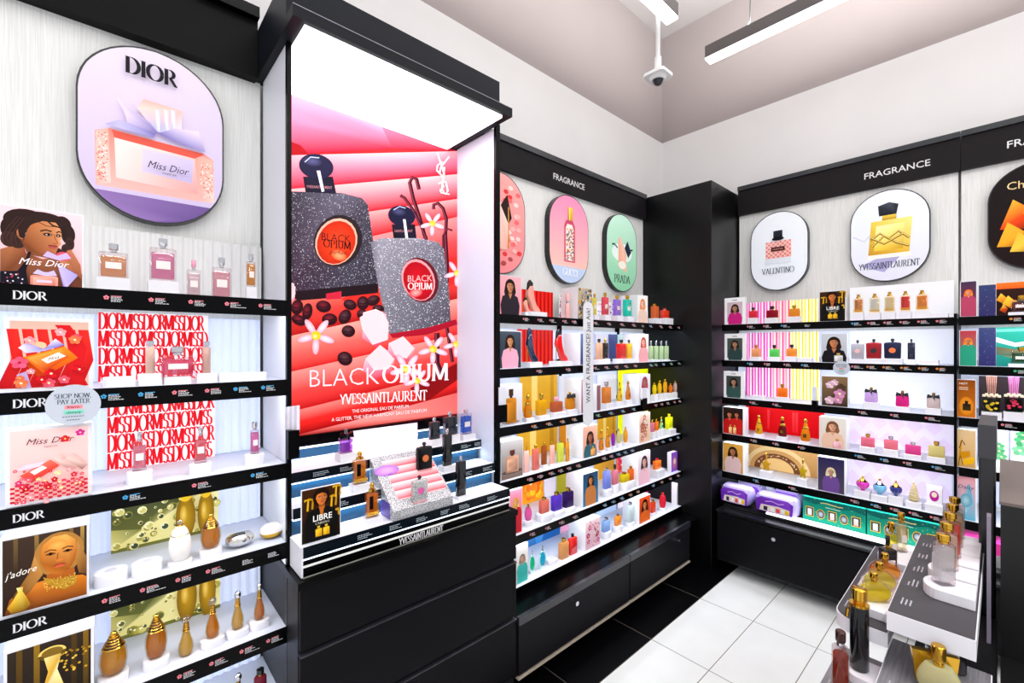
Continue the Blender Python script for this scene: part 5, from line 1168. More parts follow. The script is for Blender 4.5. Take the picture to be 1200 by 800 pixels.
LB(3, 700, 722, pr_gold, 'gold board behind the amber and purple bottles'); LB(3, 724, 774, pr_plain('#e0ec00', '#ecf418'), 'wide bright yellow board on fourth shelf', emit=.5)
LB(4, 612, 637, pr_flowers('#f0a020', '#e83010', ['#f8c020', '#f06010', '#ff8020'], 9, 2, .35), 'orange flame board behind the rose bottles on fifth shelf'); LB(4, 638, 651, pr_plain('#ece4f4'), 'pale lilac board on fifth shelf')
LB(4, 652, 667, pr_plain('#a8a020', '#b8b030'), 'narrow olive board on fifth shelf'); LB(4, 696, 720, pr_plain('#d8a030', '#c89028'), 'ochre board on fifth shelf'); LB(4, 722, 733, pr_flowers('#f06080', '#f8a040', ['#e83060', '#f88020'], 6, 3, .25), 'pink and orange petal board on fifth shelf')
LB(4, 755, 774, pr_flowers('#e8c0e8', '#f0d8f0', ['#c83080', '#e070b0'], 7, 4, .25), 'lilac flowered board on fifth shelf')
LB(5, 606, 656, pr_sky, 'blue cloud board on the lowest shelf', d=.06); LB(5, 657, 672, pr_plain('#f4a8cc', '#f0b8d8'), 'pink board on the lowest shelf'); LB(5, 699, 722, pr_plain('#b8d0f4', '#d0e0f8'), 'light blue board on the lowest shelf')
LB(5, 724, 736, pr_flowers('#f0e8f4', '#f4f0f8', ['#d898b8', '#f0b0a0'], 5, 5, .3), 'pale petal board on the lowest shelf'); LB(5, 752, 776, pr_flowers('#f0d0e8', '#f4e0f0', ['#d02070', '#b01858', '#e03080'], 8, 6, .3), 'white board with magenta flowers on the lowest shelf')
# top shelf
Q(0, 617, 348, 366, 12, 'shoe', '#f0a090', 'black', 'small rose shoe shaped bottle'); Q(0, 624, 328, 366, 20, 'shoe', '#f0a090', 'black', 'tall rose shoe shaped bottle')
Q(0, 665, 344, 372, 9, 'solidcyl', '#f4b8b4', '#f4b8b4', 'pale pink cylinder bottle', ybf=.62, riser=None)
Q(0, 696.5, 344, 369, 6, 'floral', '#e8e070', 'gold', 'yellow floral bottle'); Q(0, 709, 343, 369, 9, 'floral', '#e86070', 'gold', 'coral floral bottle')
Q(0, 723, 346, 370, 10, 'floral', '#a080d8', 'gold', 'lilac floral bottle'); Q(0, 735, 346, 371, 11, 'floral', '#20b0a0', 'gold', 'teal floral bottle')
Q(0, 767.5, 356, 373, 10, 'rect', '#f0884c', 'gold', 'orange square bottle', ybf=.85); Q(0, 779, 361, 373, 12, 'slab', '#e03818', 'red', 'flat red bottle', ybf=.8)
# second
Q(1, 623, 384, 424, 17, 'shoe', '#0c1838', 'navy', 'dark blue shoe shaped bottle', rw=1.0); Q(1, 657, 385, 423, 18, 'shoe', '#d81818', 'black', 'red shoe shaped bottle', rw=1.0)
Q(1, 702, 397, 421, 9, 'rect', '#f0c8a8', 'black', 'peach bottle with black cap'); Q(1, 709, 397, 420, 8, 'solid', '#17120f', 'gold', 'slim black bottle')
Q(1, 728, 398, 420, 13, 'slab', '#c81818', 'black', 'square red bottle', o2='#f0b8a0'); Q(1, 737, 398, 420, 8, 'slab', '#f0b020', 'black', 'square yellow bottle')
for px, t in ((763, 'first'), (769, 'second'), (775, 'third'), (781, 'fourth')): Q(1, px, 399, 421, 5.5, 'rect', '#cfe0b8', 'silver', f'{t} of four small clear green bottles', ybf=.72)
# third
Q(2, 618.5, 462, 489, 13, 'figure', '#d88810', 'gold', 'amber jewelled bottle'); Q(2, 634, 461, 486, 14, 'rect', '#e0b018', 'gold', 'yellow gold square bottle', ybf=.7)
Q(2, 652, 465, 482, 16, 'rect', '#9a5030', 'pink', 'brown flat bottle with pink cap', ybf=.7); Q(2, 668, 459, 479, 14, 'bow', '#c88818', 'gold', 'amber bottle with black bow', ybf=.8)
Q(2, 710.5, 447, 472, 12, 'rect', '#a86c30', 'silver', 'pale brown rectangular bottle', ybf=.75); Q(2, 726, 446, 470, 8, 'figure', '#d0b030', 'gold', 'green gold narrow bottle'); Q(2, 736, 446, 468, 8, 'figure', '#b87018', 'dgold', 'dark amber narrow bottle')
for px, yt, yb, c, t in ((767, 448, 462, '#f0d820', 'yellow squat bottle'), (773, 446, 461, '#e8c018', 'deep yellow squat bottle'), (779.5, 444, 460, '#f0b820', 'tall yellow squat bottle'), (786, 449, 460, '#e08020', 'amber squat bottle'), (791.5, 446, 459, '#f0c8c8', 'pale pink squat bottle')):
    Q(2, px, yt, yb, 7, 'round', c, 'gold', t)
# fourth
for px, yt, yb, w, c, k, t in ((616.5, 523, 552, 7.5, '#f0b8a8', 'slab', 'pale pink slim tube'), (627.5, 521, 549, 9, '#d88070', 'rect', 'red patterned slim bottle'), (637.5, 518, 544, 7, '#8a4a20', 'rect', 'brown slim bottle'), (647, 517, 543, 6.5, '#f0a898', 'slab', 'salmon slim tube'), (656.5, 515, 541, 8.5, '#c8d050', 'rect', 'green yellow slim bottle'), (665, 513, 539, 5, '#d8a030', 'rect', 'gold slim bottle')):
    Q(3, px, yt, yb, w, k, c, 'gold', t, ybf=.84)
for px, yt, yb, w, c, t in ((704.5, 503, 527, 8, '#d88820', 'amber beaded bottle'), (712, 500, 524, 7.5, '#e09828', 'light amber beaded bottle'), (718.5, 504, 522, 6.5, '#7a2090', 'purple bottle'), (725, 502, 519, 7.5, '#a8a078', 'smoky bottle'), (733, 500, 518, 7.5, '#d8a020', 'gold bottle')):
    Q(3, px, yt, yb, w, 'figure' if 'bead' in t else 'round', c, 'gold', t)
for px, yt, yb, w, c, k, t in ((764.5, 492, 506, 5, '#e890b0', 'rect', 'small rose bottle'), (769.5, 491, 504, 5, '#f0902c', 'rect', 'small orange bottle'), (775, 488, 502, 6, '#a8d8a0', 'figure', 'small green bottle'), (784, 485, 502, 10, '#e8f010', 'slab', 'neon yellow bottle')):
    Q(3, px, yt, yb, w, k, c, 'gold' if k != 'slab' else '#e8e010', t)
# fifth
Q(4, 619, 591, 609, 12, 'round', '#d060a0', 'gold', 'pink round shouldered bottle', riser='disc', rw=1.2); Q(4, 637.5, 582, 600, 13, 'rect', '#d07868', 'gold', 'rose square bottle', riser='disc', rw=1.6)
Q(4, 652, 576, 597, 14, 'rect', '#5030a0', 'gold', 'violet and red square bottle', riser='disc', rw=1.3); Q(4, 665.5, 571, 593, 14, 'rect', '#2c1450', 'gold', 'dark violet square bottle', riser='disc', rw=1.3)
Q(4, 711, 548, 572, 10, 'rect', '#98a8f0', 'silver', 'tall periwinkle bottle', ybf=.86, riser='disc'); Q(4, 720.5, 544, 567, 8, 'rect', '#c88090', 'black', 'rose bottle with black cap', riser='disc', ybf=.72)
Q(4, 731.5, 553, 564, 13, 'rect', '#e8d820', 'dgold', 'low yellow bottle', riser='disc'); Q(4, 739, 546, 562, 8, 'rect', '#e87820', 'gold', 'orange upright bottle', riser='disc')
Q(4, 770, 537, 549, 11, 'slab', '#f07018', 'red', 'orange low bottle'); Q(4, 788, 529, 545, 12, 'box', '#f2eef4', '#9050c8', 'white and purple carton', riser=None)
# lowest
Q(5, 623.5, 645, 674, 10, 'ring', '#18a078', 'clear', 'green oval glass bottle', ybf=.86, riser='disc', rw=1.2); Q(5, 635.5, 640, 668, 12, 'ring', '#2090a0', 'silver', 'teal ring shaped bottle', ybf=.86, riser='disc', rw=1.1)
s, _ = LF.hit(.29, 647, 650); put_riser(LF, .29, ZS[5] + .002, ZS[5] + .03, s, .06, 'disc', 'between teal and gold bottles', W(5, fb), dent=True)
Q(5, 660.5, 630, 655, 13, 'rect', '#e0a868', 'gold', 'rose gold square bottle', riser='disc', rw=1.2); Q(5, 671, 625, 650, 12, 'solid', '#d82020', 'black', 'solid red bottle', riser='disc', rw=1.2)
Q(5, 710, 606, 622, 11, 'rect', '#a8c8f0', 'silver', 'clear light blue bottle', riser='disc'); Q(5, 724, 602, 615, 9, 'slab', '#f08828', 'gold', 'small orange square bottle', riser='disc')
Q(5, 738.5, 588, 611, 9, 'rect', '#e4f0ec', 'silver', 'tall clear bottle', riser='disc', ybf=.84); Q(5, 765, 585, 600, 7, 'rect', '#e85020', 'gold', 'orange red bottle', riser='disc'); Q(5, 776.5, 577, 594, 11, 'round', '#e02840', 'red', 'round red bottle', riser='disc')
Q(5, 794, 564, 589, 14, 'box', '#f4f0f4', '#f8f4f6', 'white carton with pink drawing', riser=None, o2='#d84080')
# white blocks with pictures
blk(0, 661, 677, 694, 336, 374, pr_dots('#b8a888', ['#6078a8', '#d8a040', '#7a6040', '#e8dcc0', '#384868'], 90, 3, .05), 'white block with blue and gold tapestry print on top shelf')
blk(0, 732, 747, 759, 345, 378, pr_women('#f4f0ec', '#fbf8f4', '#f0b8a0', '#d88050', '#e8c8b8', None, None, .68, .17), 'white block portrait in peach on far top shelf')
blk(1, 664, 680, 684, 390, 424, pr_plain('#405890', '#7088b8'), 'narrow blue fronted white block behind the vertical sign')
blk(1, 732, 748, 760, 391, 424, pr_women('#f4f2f0', '#fbfaf8', '#f0b0a0', '#c0504a', '#f0a8b0', None, None, .7, .15), 'white block portrait with red hair on second shelf')
blk(2, 665, 681, 685, 444, 486, pr_plain('#b0788c', '#d8a8b8'), 'narrow rose fronted white block behind the vertical sign'); blk(2, 697, 699, 704, 451, 478, pr_plain('#7a5058', '#8a6068'), 'narrow plum card right of the vertical sign')
blk(2, 734, 749, 762, 439, 471, pr_women('#d8d4e0', '#e8e4ee', '#a06850', '#a03050', '#f4f4f8', None, None, .72, .16), 'white block portrait with magenta hair on third shelf')
blk(3, 666, 683, 700, 500, 536, pr_women('#e8a080', '#f0b8a0', '#a06040', '#281410', '#2c6070', '#e8a050', None, .62, .14), 'white block portrait with amber bottle on fourth shelf')
blk(3, 734, 749, 762, 485, 519, pr_flowers('#e8c0a0', '#f0d8c8', ['#e09080', '#f0e0d0', '#c87860'], 14, 7, .14), 'white block with peach blossom picture on fourth shelf')
blk(4, 668, 683, 701, 556, 594, pr_women('#1f78a8', '#2a4060', '#c07840', '#2a1810', '#c87840', None, None, .75, .12, .5, True), 'white block portrait of tanned swimmer on fifth shelf')
blk(4, 732, 748, 762, 531, 566, pr_women('#e8d0dc', '#f0e0e8', '#d8a890', '#382028', '#f0c0d0', None, None, .68, .16), 'white block portrait on pale pink on fifth shelf')
blk(5, 670, 686, 703.5, 612, 651, pr_flowers('#e8b8c8', '#f0d4dc', ['#e0709a', '#f4c0d0', '#f8e0e4', '#c85080'], 14, 8, .15), 'white block with pink blossom picture on lowest shelf')
blk(5, 733, 749, 762, 584, 617, pr_women('#c82818', '#e85020', '#d08040', '#281008', '#e86820', None, None, .66, .18), 'white block portrait on red ground on lowest shelf')
# vertical blade sign
s0, z1 = LF.hit(.372, 683.6, 362); s1, z0 = LF.hit(.372, 695, 489)
bl = thing('blade_sign', LF.P((s0 + s1) / 2, z0, .37), 'tall narrow white vertical sign with black words across three shelves', 'sign')
c, r = (s0 + s1) / 2, (s1 - s0) / 2
out = [LF.P(c + r * math.cos(R(a)), z1 + r * math.sin(R(a)), .37) for a in range(0, 181, 15)] + [LF.P(c + r * math.cos(R(a)), z0 + r * math.sin(R(a)), .37) for a in range(180, 361, 15)]
MB().extrude(out, LF.P(0, 0, .004) - LF.P(0, 0, 0)).build('blade', mat('#e8e8ee', .35), bl)
A = Art(lambda u, v, w: LF.P(c + u, v, .3745 + w)); A.asp = 1; A.text('WANT A FRAGRANCE? Just Ask!', .014, z0 + .09, .052, '#1c1c20', sx=.74, vert=True, bold=.004); A.build('lettering', bl)
# tester card holder clipped near the column
th = thing('tester_strip_holder', LF.P(LF.hit(.36, 756, 470)[0], LF.hit(.36, 756, 481)[1], .36), 'small black clip holder with white strips on the third shelf edge near the column', 'holder')
bpx(LF, .385, 753.5, 758.5, 467, 481, .02, 'pocket', BLACK, th); bpx(LF, .380, 752.5, 758, 455, 467.5, .008, 'paper_strips', mat('#f0eef6', .6), th)
th = thing('tester_strip_holder', LF.P(LF.hit(.36, 591, 480)[0], LF.hit(.36, 591, 495)[1], .36), 'black clip holder with printed white card beside the amber bottle poster', 'holder')
bpx(LF, .39, 585, 594.5, 475, 494, .03, 'pocket', BLACK, th); bpx(LF, .384, 585.5, 593, 454, 476, .008, 'paper_strips', mat('#e6e8f2', .6), th)

# oval signs of the far left bay
def dr_pink(A, P, hw, hh):
    grad_poly(A, P, '#e8888c', '#f0a09c', hh); rnd = random.Random(5)
    for k in range(60):
        x, y = rnd.uniform(-.75, .75) * hw, rnd.uniform(-.8, .8) * hh
        if abs(y) > hh - hw and math.hypot(x, abs(y) - (hh - hw)) > hw * .85: continue
        A.ell(x, y, .02, .014, rnd.choice(['#d83838', '#f8d0cc', '#e86868', '#f4b0ac', '#a84848']), n=7)
    A.poly([(-.06, -.15), (.05, -.15), (.06, .06), (.0, .12), (-.06, .06)], ['#f0c8b8', '#e8a898', '#f8e0d4', '#f0d0c4', '#f8dcd0']); A.poly([(-.0, .1), (.05, .17), (.085, .04), (.06, .0)], '#2a1818'); A.line([(.06, .1), (.06, -.14)], .008, '#c89038')
def dr_gucci(A, P, hw, hh):
    grad_poly(A, P, '#f0c8b0', '#f088b0', hh)
    A.poly([p for p in P if p[1] < -hh * .55], '#b8c8e4')
    A.poly([(-.055, -.15), (.055, -.15), (.055, .09), (.035, .125), (-.035, .125), (-.055, .09)], '#c84c68'); A.poly([(-.04, -.14), (.04, -.14), (.04, .07), (.025, .1), (-.025, .1), (-.04, .07)], '#ece4d8')
    rnd = random.Random(3)
    for k in range(90): A.ell(rnd.uniform(-.036, .036), rnd.uniform(-.135, .07), .006, .005, rnd.choice(['#c83040', '#2c5040', '#e0a838', '#284a80', '#b85060']), n=6)
    A.rect(-.022, .125, .022, .21, '#b88410', '#f0c840'); A.rect(-.012, .125, -.004, .21, '#f8e080'); A.serif('GUCCI', 0, -.24, .045, '#f4f4f8', .13, .04, center=True)
def dr_prada(A, P, hw, hh):
    grad_poly(A, P, '#88c8a0', '#c8ecd8', hh)
    A.ell(.0, .0, .13, .07, '#e4f4ec'); A.poly([(-.05, -.11), (.06, -.14), (.05, .0), (-.02, .12), (-.05, .1)], ['#e8a080', '#f0c0a8', '#e09070', '#f0c8b8', '#e8a890']); A.ell(.0, -.09, .05, .03, '#f4ece0'); A.poly([(.03, .04), (.07, .1), (.12, .02), (.08, -.03)], '#26283c')
    A.line([(-.13, .05), (-.1, .055), (-.06, .03)], .012, '#26384a'); A.line([(.08, .03), (.14, .04)], .012, '#26384a'); A.serif('PRADA', 0, -.225, .058, '#1c3028', .15, .04, center=True)
oval_sign(LF, 1.655, 2.32, .198, .292, dr_pink, 'pink and red petal oval sign half hidden by the middle bay'); oval_sign(LF, 2.262, 2.32, .198, .292, dr_gucci, 'pink to blue oval sign with flowered flask, far left bay'); oval_sign(LF, 2.868, 2.315, .198, .292, dr_prada, 'pale green oval sign with tilted triangular perfume')
def dr_val(A, P, hw, hh):
    grad_poly(A, P, '#e8eef6', '#eef2f8', hh)
    A.rect(-.085, -.05, .085, .075, '#e8a098', '#f0b8b0'); 
    for i in range(11):
        for j in range(8): A.ell(-.077 + i * .0155, -.042 + j * .0155, .0055, .0055, '#c86a62' if (i + j) % 2 else '#f8d0cc', n=6)
    A.rect(-.045, .0, .045, .03, '#3a1418'); A.text('VALENTINO', 0, .009, .016, '#e8a090', center=True, sx=.8); A.rect(-.03, .09, .03, .15, '#14161c', '#262a34'); A.ell(0, .09, .04, .014, '#101014'); A.rect(-.085, -.09, .085, -.052, '#d8dce4')
    A.serif('VALENTINO', 0, -.165, .042, '#22262c', .1, .03, .85, center=True)
def dr_ysl(A, P, hw, hh):
    grad_poly(A, P, '#dcdcea', '#eaf0f6', hh); A.poly([(-.14, -.18), (-.02, -.23), (.09, -.1), (-.02, -.12)], '#a8a4cc'); A.line([(-.18, .02), (-.12, -.02), (-.08, .03)], .004, '#b8bcc8')
    A.poly([(-.1, -.12), (.1, -.12), (.115, .1), (-.085, .1)], ['#c08a10', '#e0b030', '#f8e888', '#e8c848']); A.poly([(-.07, -.09), (.07, -.09), (.08, .07), (-.06, .07)], ['#f0c840', '#c89818', '#f8e890', '#fbf0b0']); A.rect(-.1, -.14, .11, -.115, '#f4ece0')
    for p in ([(-.09, -.02), (-.04, .02), (.0, -.02), (.05, .02), (.1, -.03)], [(-.08, -.06), (-.02, .0), (.04, -.05), (.1, -.08)], [(-.09, .0), (-.02, -.05), (.07, .0)]): A.line(p, .013, '#8a6410'); A.line([(x, y + .003) for x, y in p], .004, '#f4dc80')
    A.rect(-.03, .1, .04, .13, '#b88a18', '#e8c850'); A.poly([(-.045, .13), (.04, .13), (.05, .19), (.005, .21), (-.05, .195)], ['#181a20', '#22242c', '#101216', '#484c58', '#2c303a'])
    A.serif('YVESSAINTLAURENT', 0, -.205, .04, '#2c3038', .1, .03, .72, center=True)
def dr_fire(A, P, hw, hh):
    grad_poly(A, P, '#1a0808', '#120a0a', hh)
    for x, y, s, c in ((-.1, -.02, .12, '#e84008'), (-.02, .05, .12, '#f07010'), (-.12, -.12, .1, '#f0a020'), (.05, -.02, .14, '#d03004'), (-.08, -.16, .08, '#f8c040')): A.poly([(x - s * .4, y - s * .3), (x, y + s), (x + s * .6, y + s * .4), (x + s * .5, y - s * .4)], [c, '#ffb030', c, shade(c, .5)])
    A.poly([(-.04, -.17), (.12, -.17), (.13, .02), (-.02, .04)], ['#3a0606', '#5a0a08', '#8a1410', '#2c0606']); A.text('Charlotte', -.125, .155, .06, '#e8c890', sx=.95)
oval_sign(RF, -1.112, 2.315, .19, .29, dr_val, 'white oval sign with pink studded perfume on the back wall'); oval_sign(RF, -.487, 2.315, .195, .29, dr_ysl, 'white oval sign with square gold perfume and black cap'); oval_sign(RF, .138, 2.315, .195, .29, dr_fire, 'dark fiery oval sign cut by the right picture edge')
# ------------------------------------------------------------------ back wall products
bk = 'back wall'
def V(i, px, yt, yb, w, kind, col, cap, desc, **k):
    k.setdefault('riser', 'rect'); k.setdefault('d', .29); d = k.pop('d')
    return product(RF, d, ZR[i] + .002, W(i, bk), px, yt, yb, w, kind, col, cap, desc, **k)
def RB(i, x0, x1, draw, label, top=None, emit=.35, d=.055):
    return board(RF, x0, x1, ZR[i] + .003, top or ZR[i - 1] - .052, d, draw, label, emit, name='picture_board')
def rblk(i, xs, xl, xr, yt, draw, label, side=.012, right=True, **k):
    o = card(RF, xl, xr, yt, 500, .335, draw, label, side=side, frame=.003, zmin=ZR[i] + .003, **k); return o
RB(0, 874, 959, pr_stripes, 'striped pink and yellow board on the top back wall shelf', 1.945); RB(1, 874, 960, pr_stripes, 'striped pink and yellow board on the second back wall shelf'); RB(2, 874, 961, pr_stripes, 'striped pink and yellow board on the third back wall shelf')
RB(0, 996, 1118, pr_plain('#e6e8ee', '#f0f1f5'), 'low white backing board behind five square gold capped bottles', 2.0, emit=.2)
RB(1, 996, 1118, pr_marble, 'white marbled board on the second back wall shelf', emit=.4); RB(2, 996, 1118, pr_marble, 'white marbled board on the third back wall shelf', emit=.4)
RB(3, 874, 966, lambda A: (A.rect(0, 0, 1, 1, '#c8040c', '#e01018'), [A.rect(x, .1, x + .03, .8, '#d81820', '#f04048') for x in (.3, .62, .66)]), 'plain glossy red board behind the gold figure flacons'); RB(3, 992, 1118, pr_diamonds, 'lilac diamond board behind the pink jug bottles', emit=.45)
RB(4, 874, 966, pr_arch, 'tan board with woven arch behind the star flacons'); RB(4, 990, 1116, pr_diamonds, 'lilac diamond board behind the globe bottles', emit=.45)
grn = '#3c4038'
def pr_val(hair, cl, bg):
    def f(A):
        A.rect(0, 0, 1, 1, '#f2f2f4'); A.rect(.12, .08, .86, .84, bg); person(A, .5, .6, .11, '#a87858', hair, cl); A.serif('VALENTINO', .5, .89, .05, '#50505a', .12, .04, .9 / A.asp * .62, center=True)
    return f
rblk(0, 0, 849, 874, 349.5, pr_val('#2a1c1c', '#c02078', '#c8b0b8'), 'white bordered poster of figure in magenta coat, top back shelf'); rblk(1, 0, 849, 874, 391, pr_val('#201818', '#2a4040', '#485048'), 'white bordered green toned poster, second back shelf'); rblk(2, 0, 848, 872, 434.5, pr_val('#181414', '#30504c', '#3c4440'), 'white bordered green toned poster, third back shelf')
def pr_two(A):
    A.rect(0, 0, 1, 1, '#1a1210', '#2c1c18'); person(A, .33, .72, .1, '#c07048', '#20120e', '#c01818', long=False); person(A, .7, .74, .1, '#b86840', '#20120e', '#c81c18', long=False)
    for x in (.38, .6): bottle_art(A, x, .03, .15, .32, '#e8c080', '#e8c050')
rblk(3, 0, 847, 871, 476, pr_two, 'white block poster of two figures in red, fourth back shelf', side=.1)
rblk(4, 0, 847, 871, 517.5, pr_women('#c88828', '#e0a848', '#a8683c', '#2c1810', '#d8b8b8', None, None, .72, .12), 'white block poster of curly haired figure on gold, fifth back shelf', side=.1)
rblk(0, 0, 960, 991, 342, pr_libre, 'dark gold poster of black jacketed woman, top back shelf')
rblk(1, 0, 962, 993, 391, pr_women('#a8b0bc', '#c8ccd4', '#b87448', '#20120e', '#16131a', '#c8c8c8', None, .68, .17), 'poster of curly haired woman holding flask, second back shelf')
rblk(2, 0, 962.5, 994, 440, pr_flowers('#3c2c28', '#8a6c48', ['#f0c8e0', '#d890b8', '#584030'], 9, 9, .2), 'poster of pink bottle among blossoms, third back shelf')
rblk(3, 0, 960, 992, 487.5, pr_women('#e0d4c8', '#ece4dc', '#d8a080', '#7a4c30', '#e8c0a8', '#f0b0b8', None, .7, .13), 'white block poster of woman leaning over pink bottle, fourth back shelf', side=.1)
rblk(4, 0, 958, 990, 534, pr_women('#4c4458', '#2a2450', '#b89078', '#d8c8a0', '#6a4890', None, None, .6, .09), 'white block poster of blonde figure at dusk, fifth back shelf', side=.1)
V(0, 882.5, 360, 372.5, 11, 'rect', '#e83850', 'black', 'small red bottle', ybf=.66); V(0, 905, 358.5, 372.5, 15, 'rect', '#7a0c1c', 'black', 'dark red bottle', ybf=.66); V(0, 931, 357.5, 371, 14, 'rect', '#f0a030', 'gold', 'orange studded bottle', ybf=.7)
V(0, 1006, 345, 367, 12, 'libre', '#c08038', 'gold', 'brown gold chained bottle'); V(0, 1025, 344, 367, 13, 'libre', '#dfe3e0', 'gold', 'clear gold chained bottle'); V(0, 1042.5, 342, 366, 13, 'libre', '#f4e4b8', 'gold', 'pale yellow gold chained bottle')
V(0, 1061, 341, 365, 13, 'libre', '#d81414', 'gold', 'red gold chained bottle'); V(0, 1080.5, 340, 364, 15, 'libre', '#f09018', 'gold', 'orange gold chained bottle')
V(1, 886, 404, 418, 12, 'rect', '#f4b880', 'gold', 'peach studded bottle', ybf=.7); V(1, 907.5, 404, 418, 13, 'rect', '#58b860', 'black', 'green studded bottle', ybf=.66); V(1, 928, 403.5, 417.5, 13, 'rect', '#f0a040', 'black', 'amber studded bottle', ybf=.66)
V(1, 1005, 398, 420.5, 16, 'opium', '#a09ca4', 'black', 'grey flask with pink window', o2='#e8b0b0', ybf=.82); V(1, 1024, 397, 420, 19, 'opium', '#8a0c18', 'black', 'dark red flask with black window', o2='#201014', ybf=.82)
V(1, 1046, 396.5, 420, 21, 'opium', '#101434', 'black', 'navy flask with orange window', o2='#f07030', ybf=.82); V(1, 1068, 397, 421, 9, 'solid', '#101630', 'black', 'navy flask seen edge on', ybf=.82)
V(2, 917, 450, 465, 13, 'rect', '#f08820', 'gold', 'orange studded bottle', ybf=.7)
for i, px, t in ((0, 1100, 'right of the orange bottle'), (1, 944, 'right of the amber bottle'), (1, 1089, 'right of the navy flasks'), (2, 889, 'left of the orange bottle')):
    s, _ = RF.hit(.29, px, 400); put_riser(RF, .29, ZR[i] + .002, ZR[i] + .03, s, .08, 'rect', 'between cards, ' + t if 0 else t, W(i, bk), dent=True)
V(2, 1021, 453.5, 471, 17, 'bow', '#d8b8e8', 'gold', 'lilac bottle with black bow'); V(2, 1057.5, 457.5, 476, 17, 'bow', '#e0208c', 'gold', 'magenta bottle with dark bow'); V(2, 1094, 460, 478, 17, 'bow', '#f0dcd8', 'gold', 'pale bottle with dark bow')
V(3, 889.5, 486, 508, 10, 'figure', '#e0b020', 'gold', 'gold figure flacon'); V(3, 917, 487.5, 511, 12, 'figure', '#5a0c10', 'gold', 'dark red figure flacon'); V(3, 944, 490, 516.5, 13, 'figure', '#e09010', 'gold', 'amber figure flacon')
V(3, 1017, 508, 523, 17, 'rect', '#f08098', 'gold', 'pink squat bottle with gold knob', ybf=.72); V(3, 1044, 511, 526, 17, 'rect', '#f08898', 'silver', 'pink squat bottle with silver spray', ybf=.72); V(3, 1070, 518, 532, 19, 'rect', '#f050a0', 'silver', 'hot pink low bottle', ybf=.76); V(3, 1097.5, 517, 535, 20, 'rect', '#e8dc90', 'gold', 'pale yellow low bottle', ybf=.72)
V(4, 898, 530, 551, 12, 'star', '#e0a820', 'gold', 'left gold star flacon', ybf=.75); V(4, 941, 537, 560, 11, 'star', '#e8c020', 'gold', 'right gold star flacon', ybf=.75)
V(4, 1011, 557, 574, 19, 'bowl', '#d828b0', 'gold', 'magenta globe bottle', ybf=.6); V(4, 1031, 560, 579, 19, 'bowl', '#70b8e0', 'silver', 'pale blue globe bottle', ybf=.6); V(4, 1050, 563, 580.5, 17, 'bowl', '#141c78', 'gold', 'navy globe bottle', ybf=.6)
V(4, 1071, 565, 587, 18, 'swirl', '#e4d8b0', 'gold', 'clear swirled pagoda bottle'); V(4, 1095, 569, 590, 19, 'box', '#f6f4f8', '#f6f4f8', 'white carton with magenta globe picture', o2='#b81890')
th = thing('tester_strip_holder', RF.P(RF.hit(.36, 954, 470)[0], 1.19, .37), 'black clip holder with pale strips below the striped boards', 'holder')
bpx(RF, .385, 951, 957.5, 469, 480, .03, 'pocket', BLACK, th); bpx(RF, .378, 951.5, 957, 453, 470, .008, 'paper_strips', mat('#dfe6f6', .6), th)
# far right bay
def XB2(i, x0, x1, draw, label, top=None): return board(RF, x0, x1, ZR[i] + .003, top or ZR[i - 1] - .052, .20, draw, label, .3, name='picture_board')
XB2(0, 1147, 1167, pr_cosmos, 'dark blue starry board on the top far right shelf', 1.945); XB2(0, 1167.5, 1225, pr_fire, 'orange fire picture board on the top far right shelf', 1.95)
XB2(1, 1147, 1167, pr_cosmos, 'dark violet starry board on the second far right shelf'); XB2(1, 1167.5, 1225, pr_ocean, 'turquoise wave picture board on the second far right shelf')
XB2(2, 1147, 1225, pr_plain('#2c2428', '#3a3034'), 'dark brown board behind the reed diffusers')
XB2(3, 1163, 1182, pr_flowers('#eef2f8', '#f4f6fa', ['#50b070', '#68c080'], 3, 4, .2), 'white board with green sprigs beside the black post'); XB2(3, 1184, 1225, pr_flowers('#eef2f8', '#f4f6fa', ['#50b070', '#78c890'], 5, 8, .2), 'white board with green sprigs at the picture edge')
rblk(0, 0, 1125, 1145, 330, pr_women('#882838', '#40304c', '#e09070', '#e87020', '#b04060', None, None, .68, .13), 'narrow poster of red haired singer, top far right shelf'); rblk(1, 0, 1124, 1145, 387, pr_women('#308878', '#c03848', '#c07850', '#e87820', '#289878', None, None, .7, .12), 'narrow red and green poster, second far right shelf')
def pr_nest(A):
    A.rect(0, 0, 1, 1, '#c86c10', '#8a4408'); A.ell(.5, .3, .4, .25, '#f09820', col2='#d07c14'); A.rect(.3, .18, .75, .36, '#3a2c10', '#181410'); A.rect(.42, .36, .6, .44, '#141008'); A.text('NEST', .1, .88, .07, '#f4e8d8', sx=1 / A.asp, bold=.01)
    for k in range(2): A.line([(.1, .8 - .05 * k), (.6, .8 - .05 * k)], .02, '#e8d0b0')
rblk(2, 0, 1121, 1144, 444, pr_nest, 'orange poster of dark square diffuser, third far right shelf')
def pr_tan(A):
    A.rect(0, 0, 1, 1, '#c89850', '#e0c090'); A.poly([(.1, .1), (.2, .7), (.3, .72), (.25, .4), (.7, .45), (.75, .3), (.2, .2)], '#c88808'); A.line([(.15, .5), (.3, .72), (.45, .6)], .04, '#503010'); A.poly([(.3, .05), (.9, .12), (.95, .3), (.4, .22)], '#e8b010'); A.line([(.1, .02), (.2, .3), (.35, .05)], .04, '#302008')
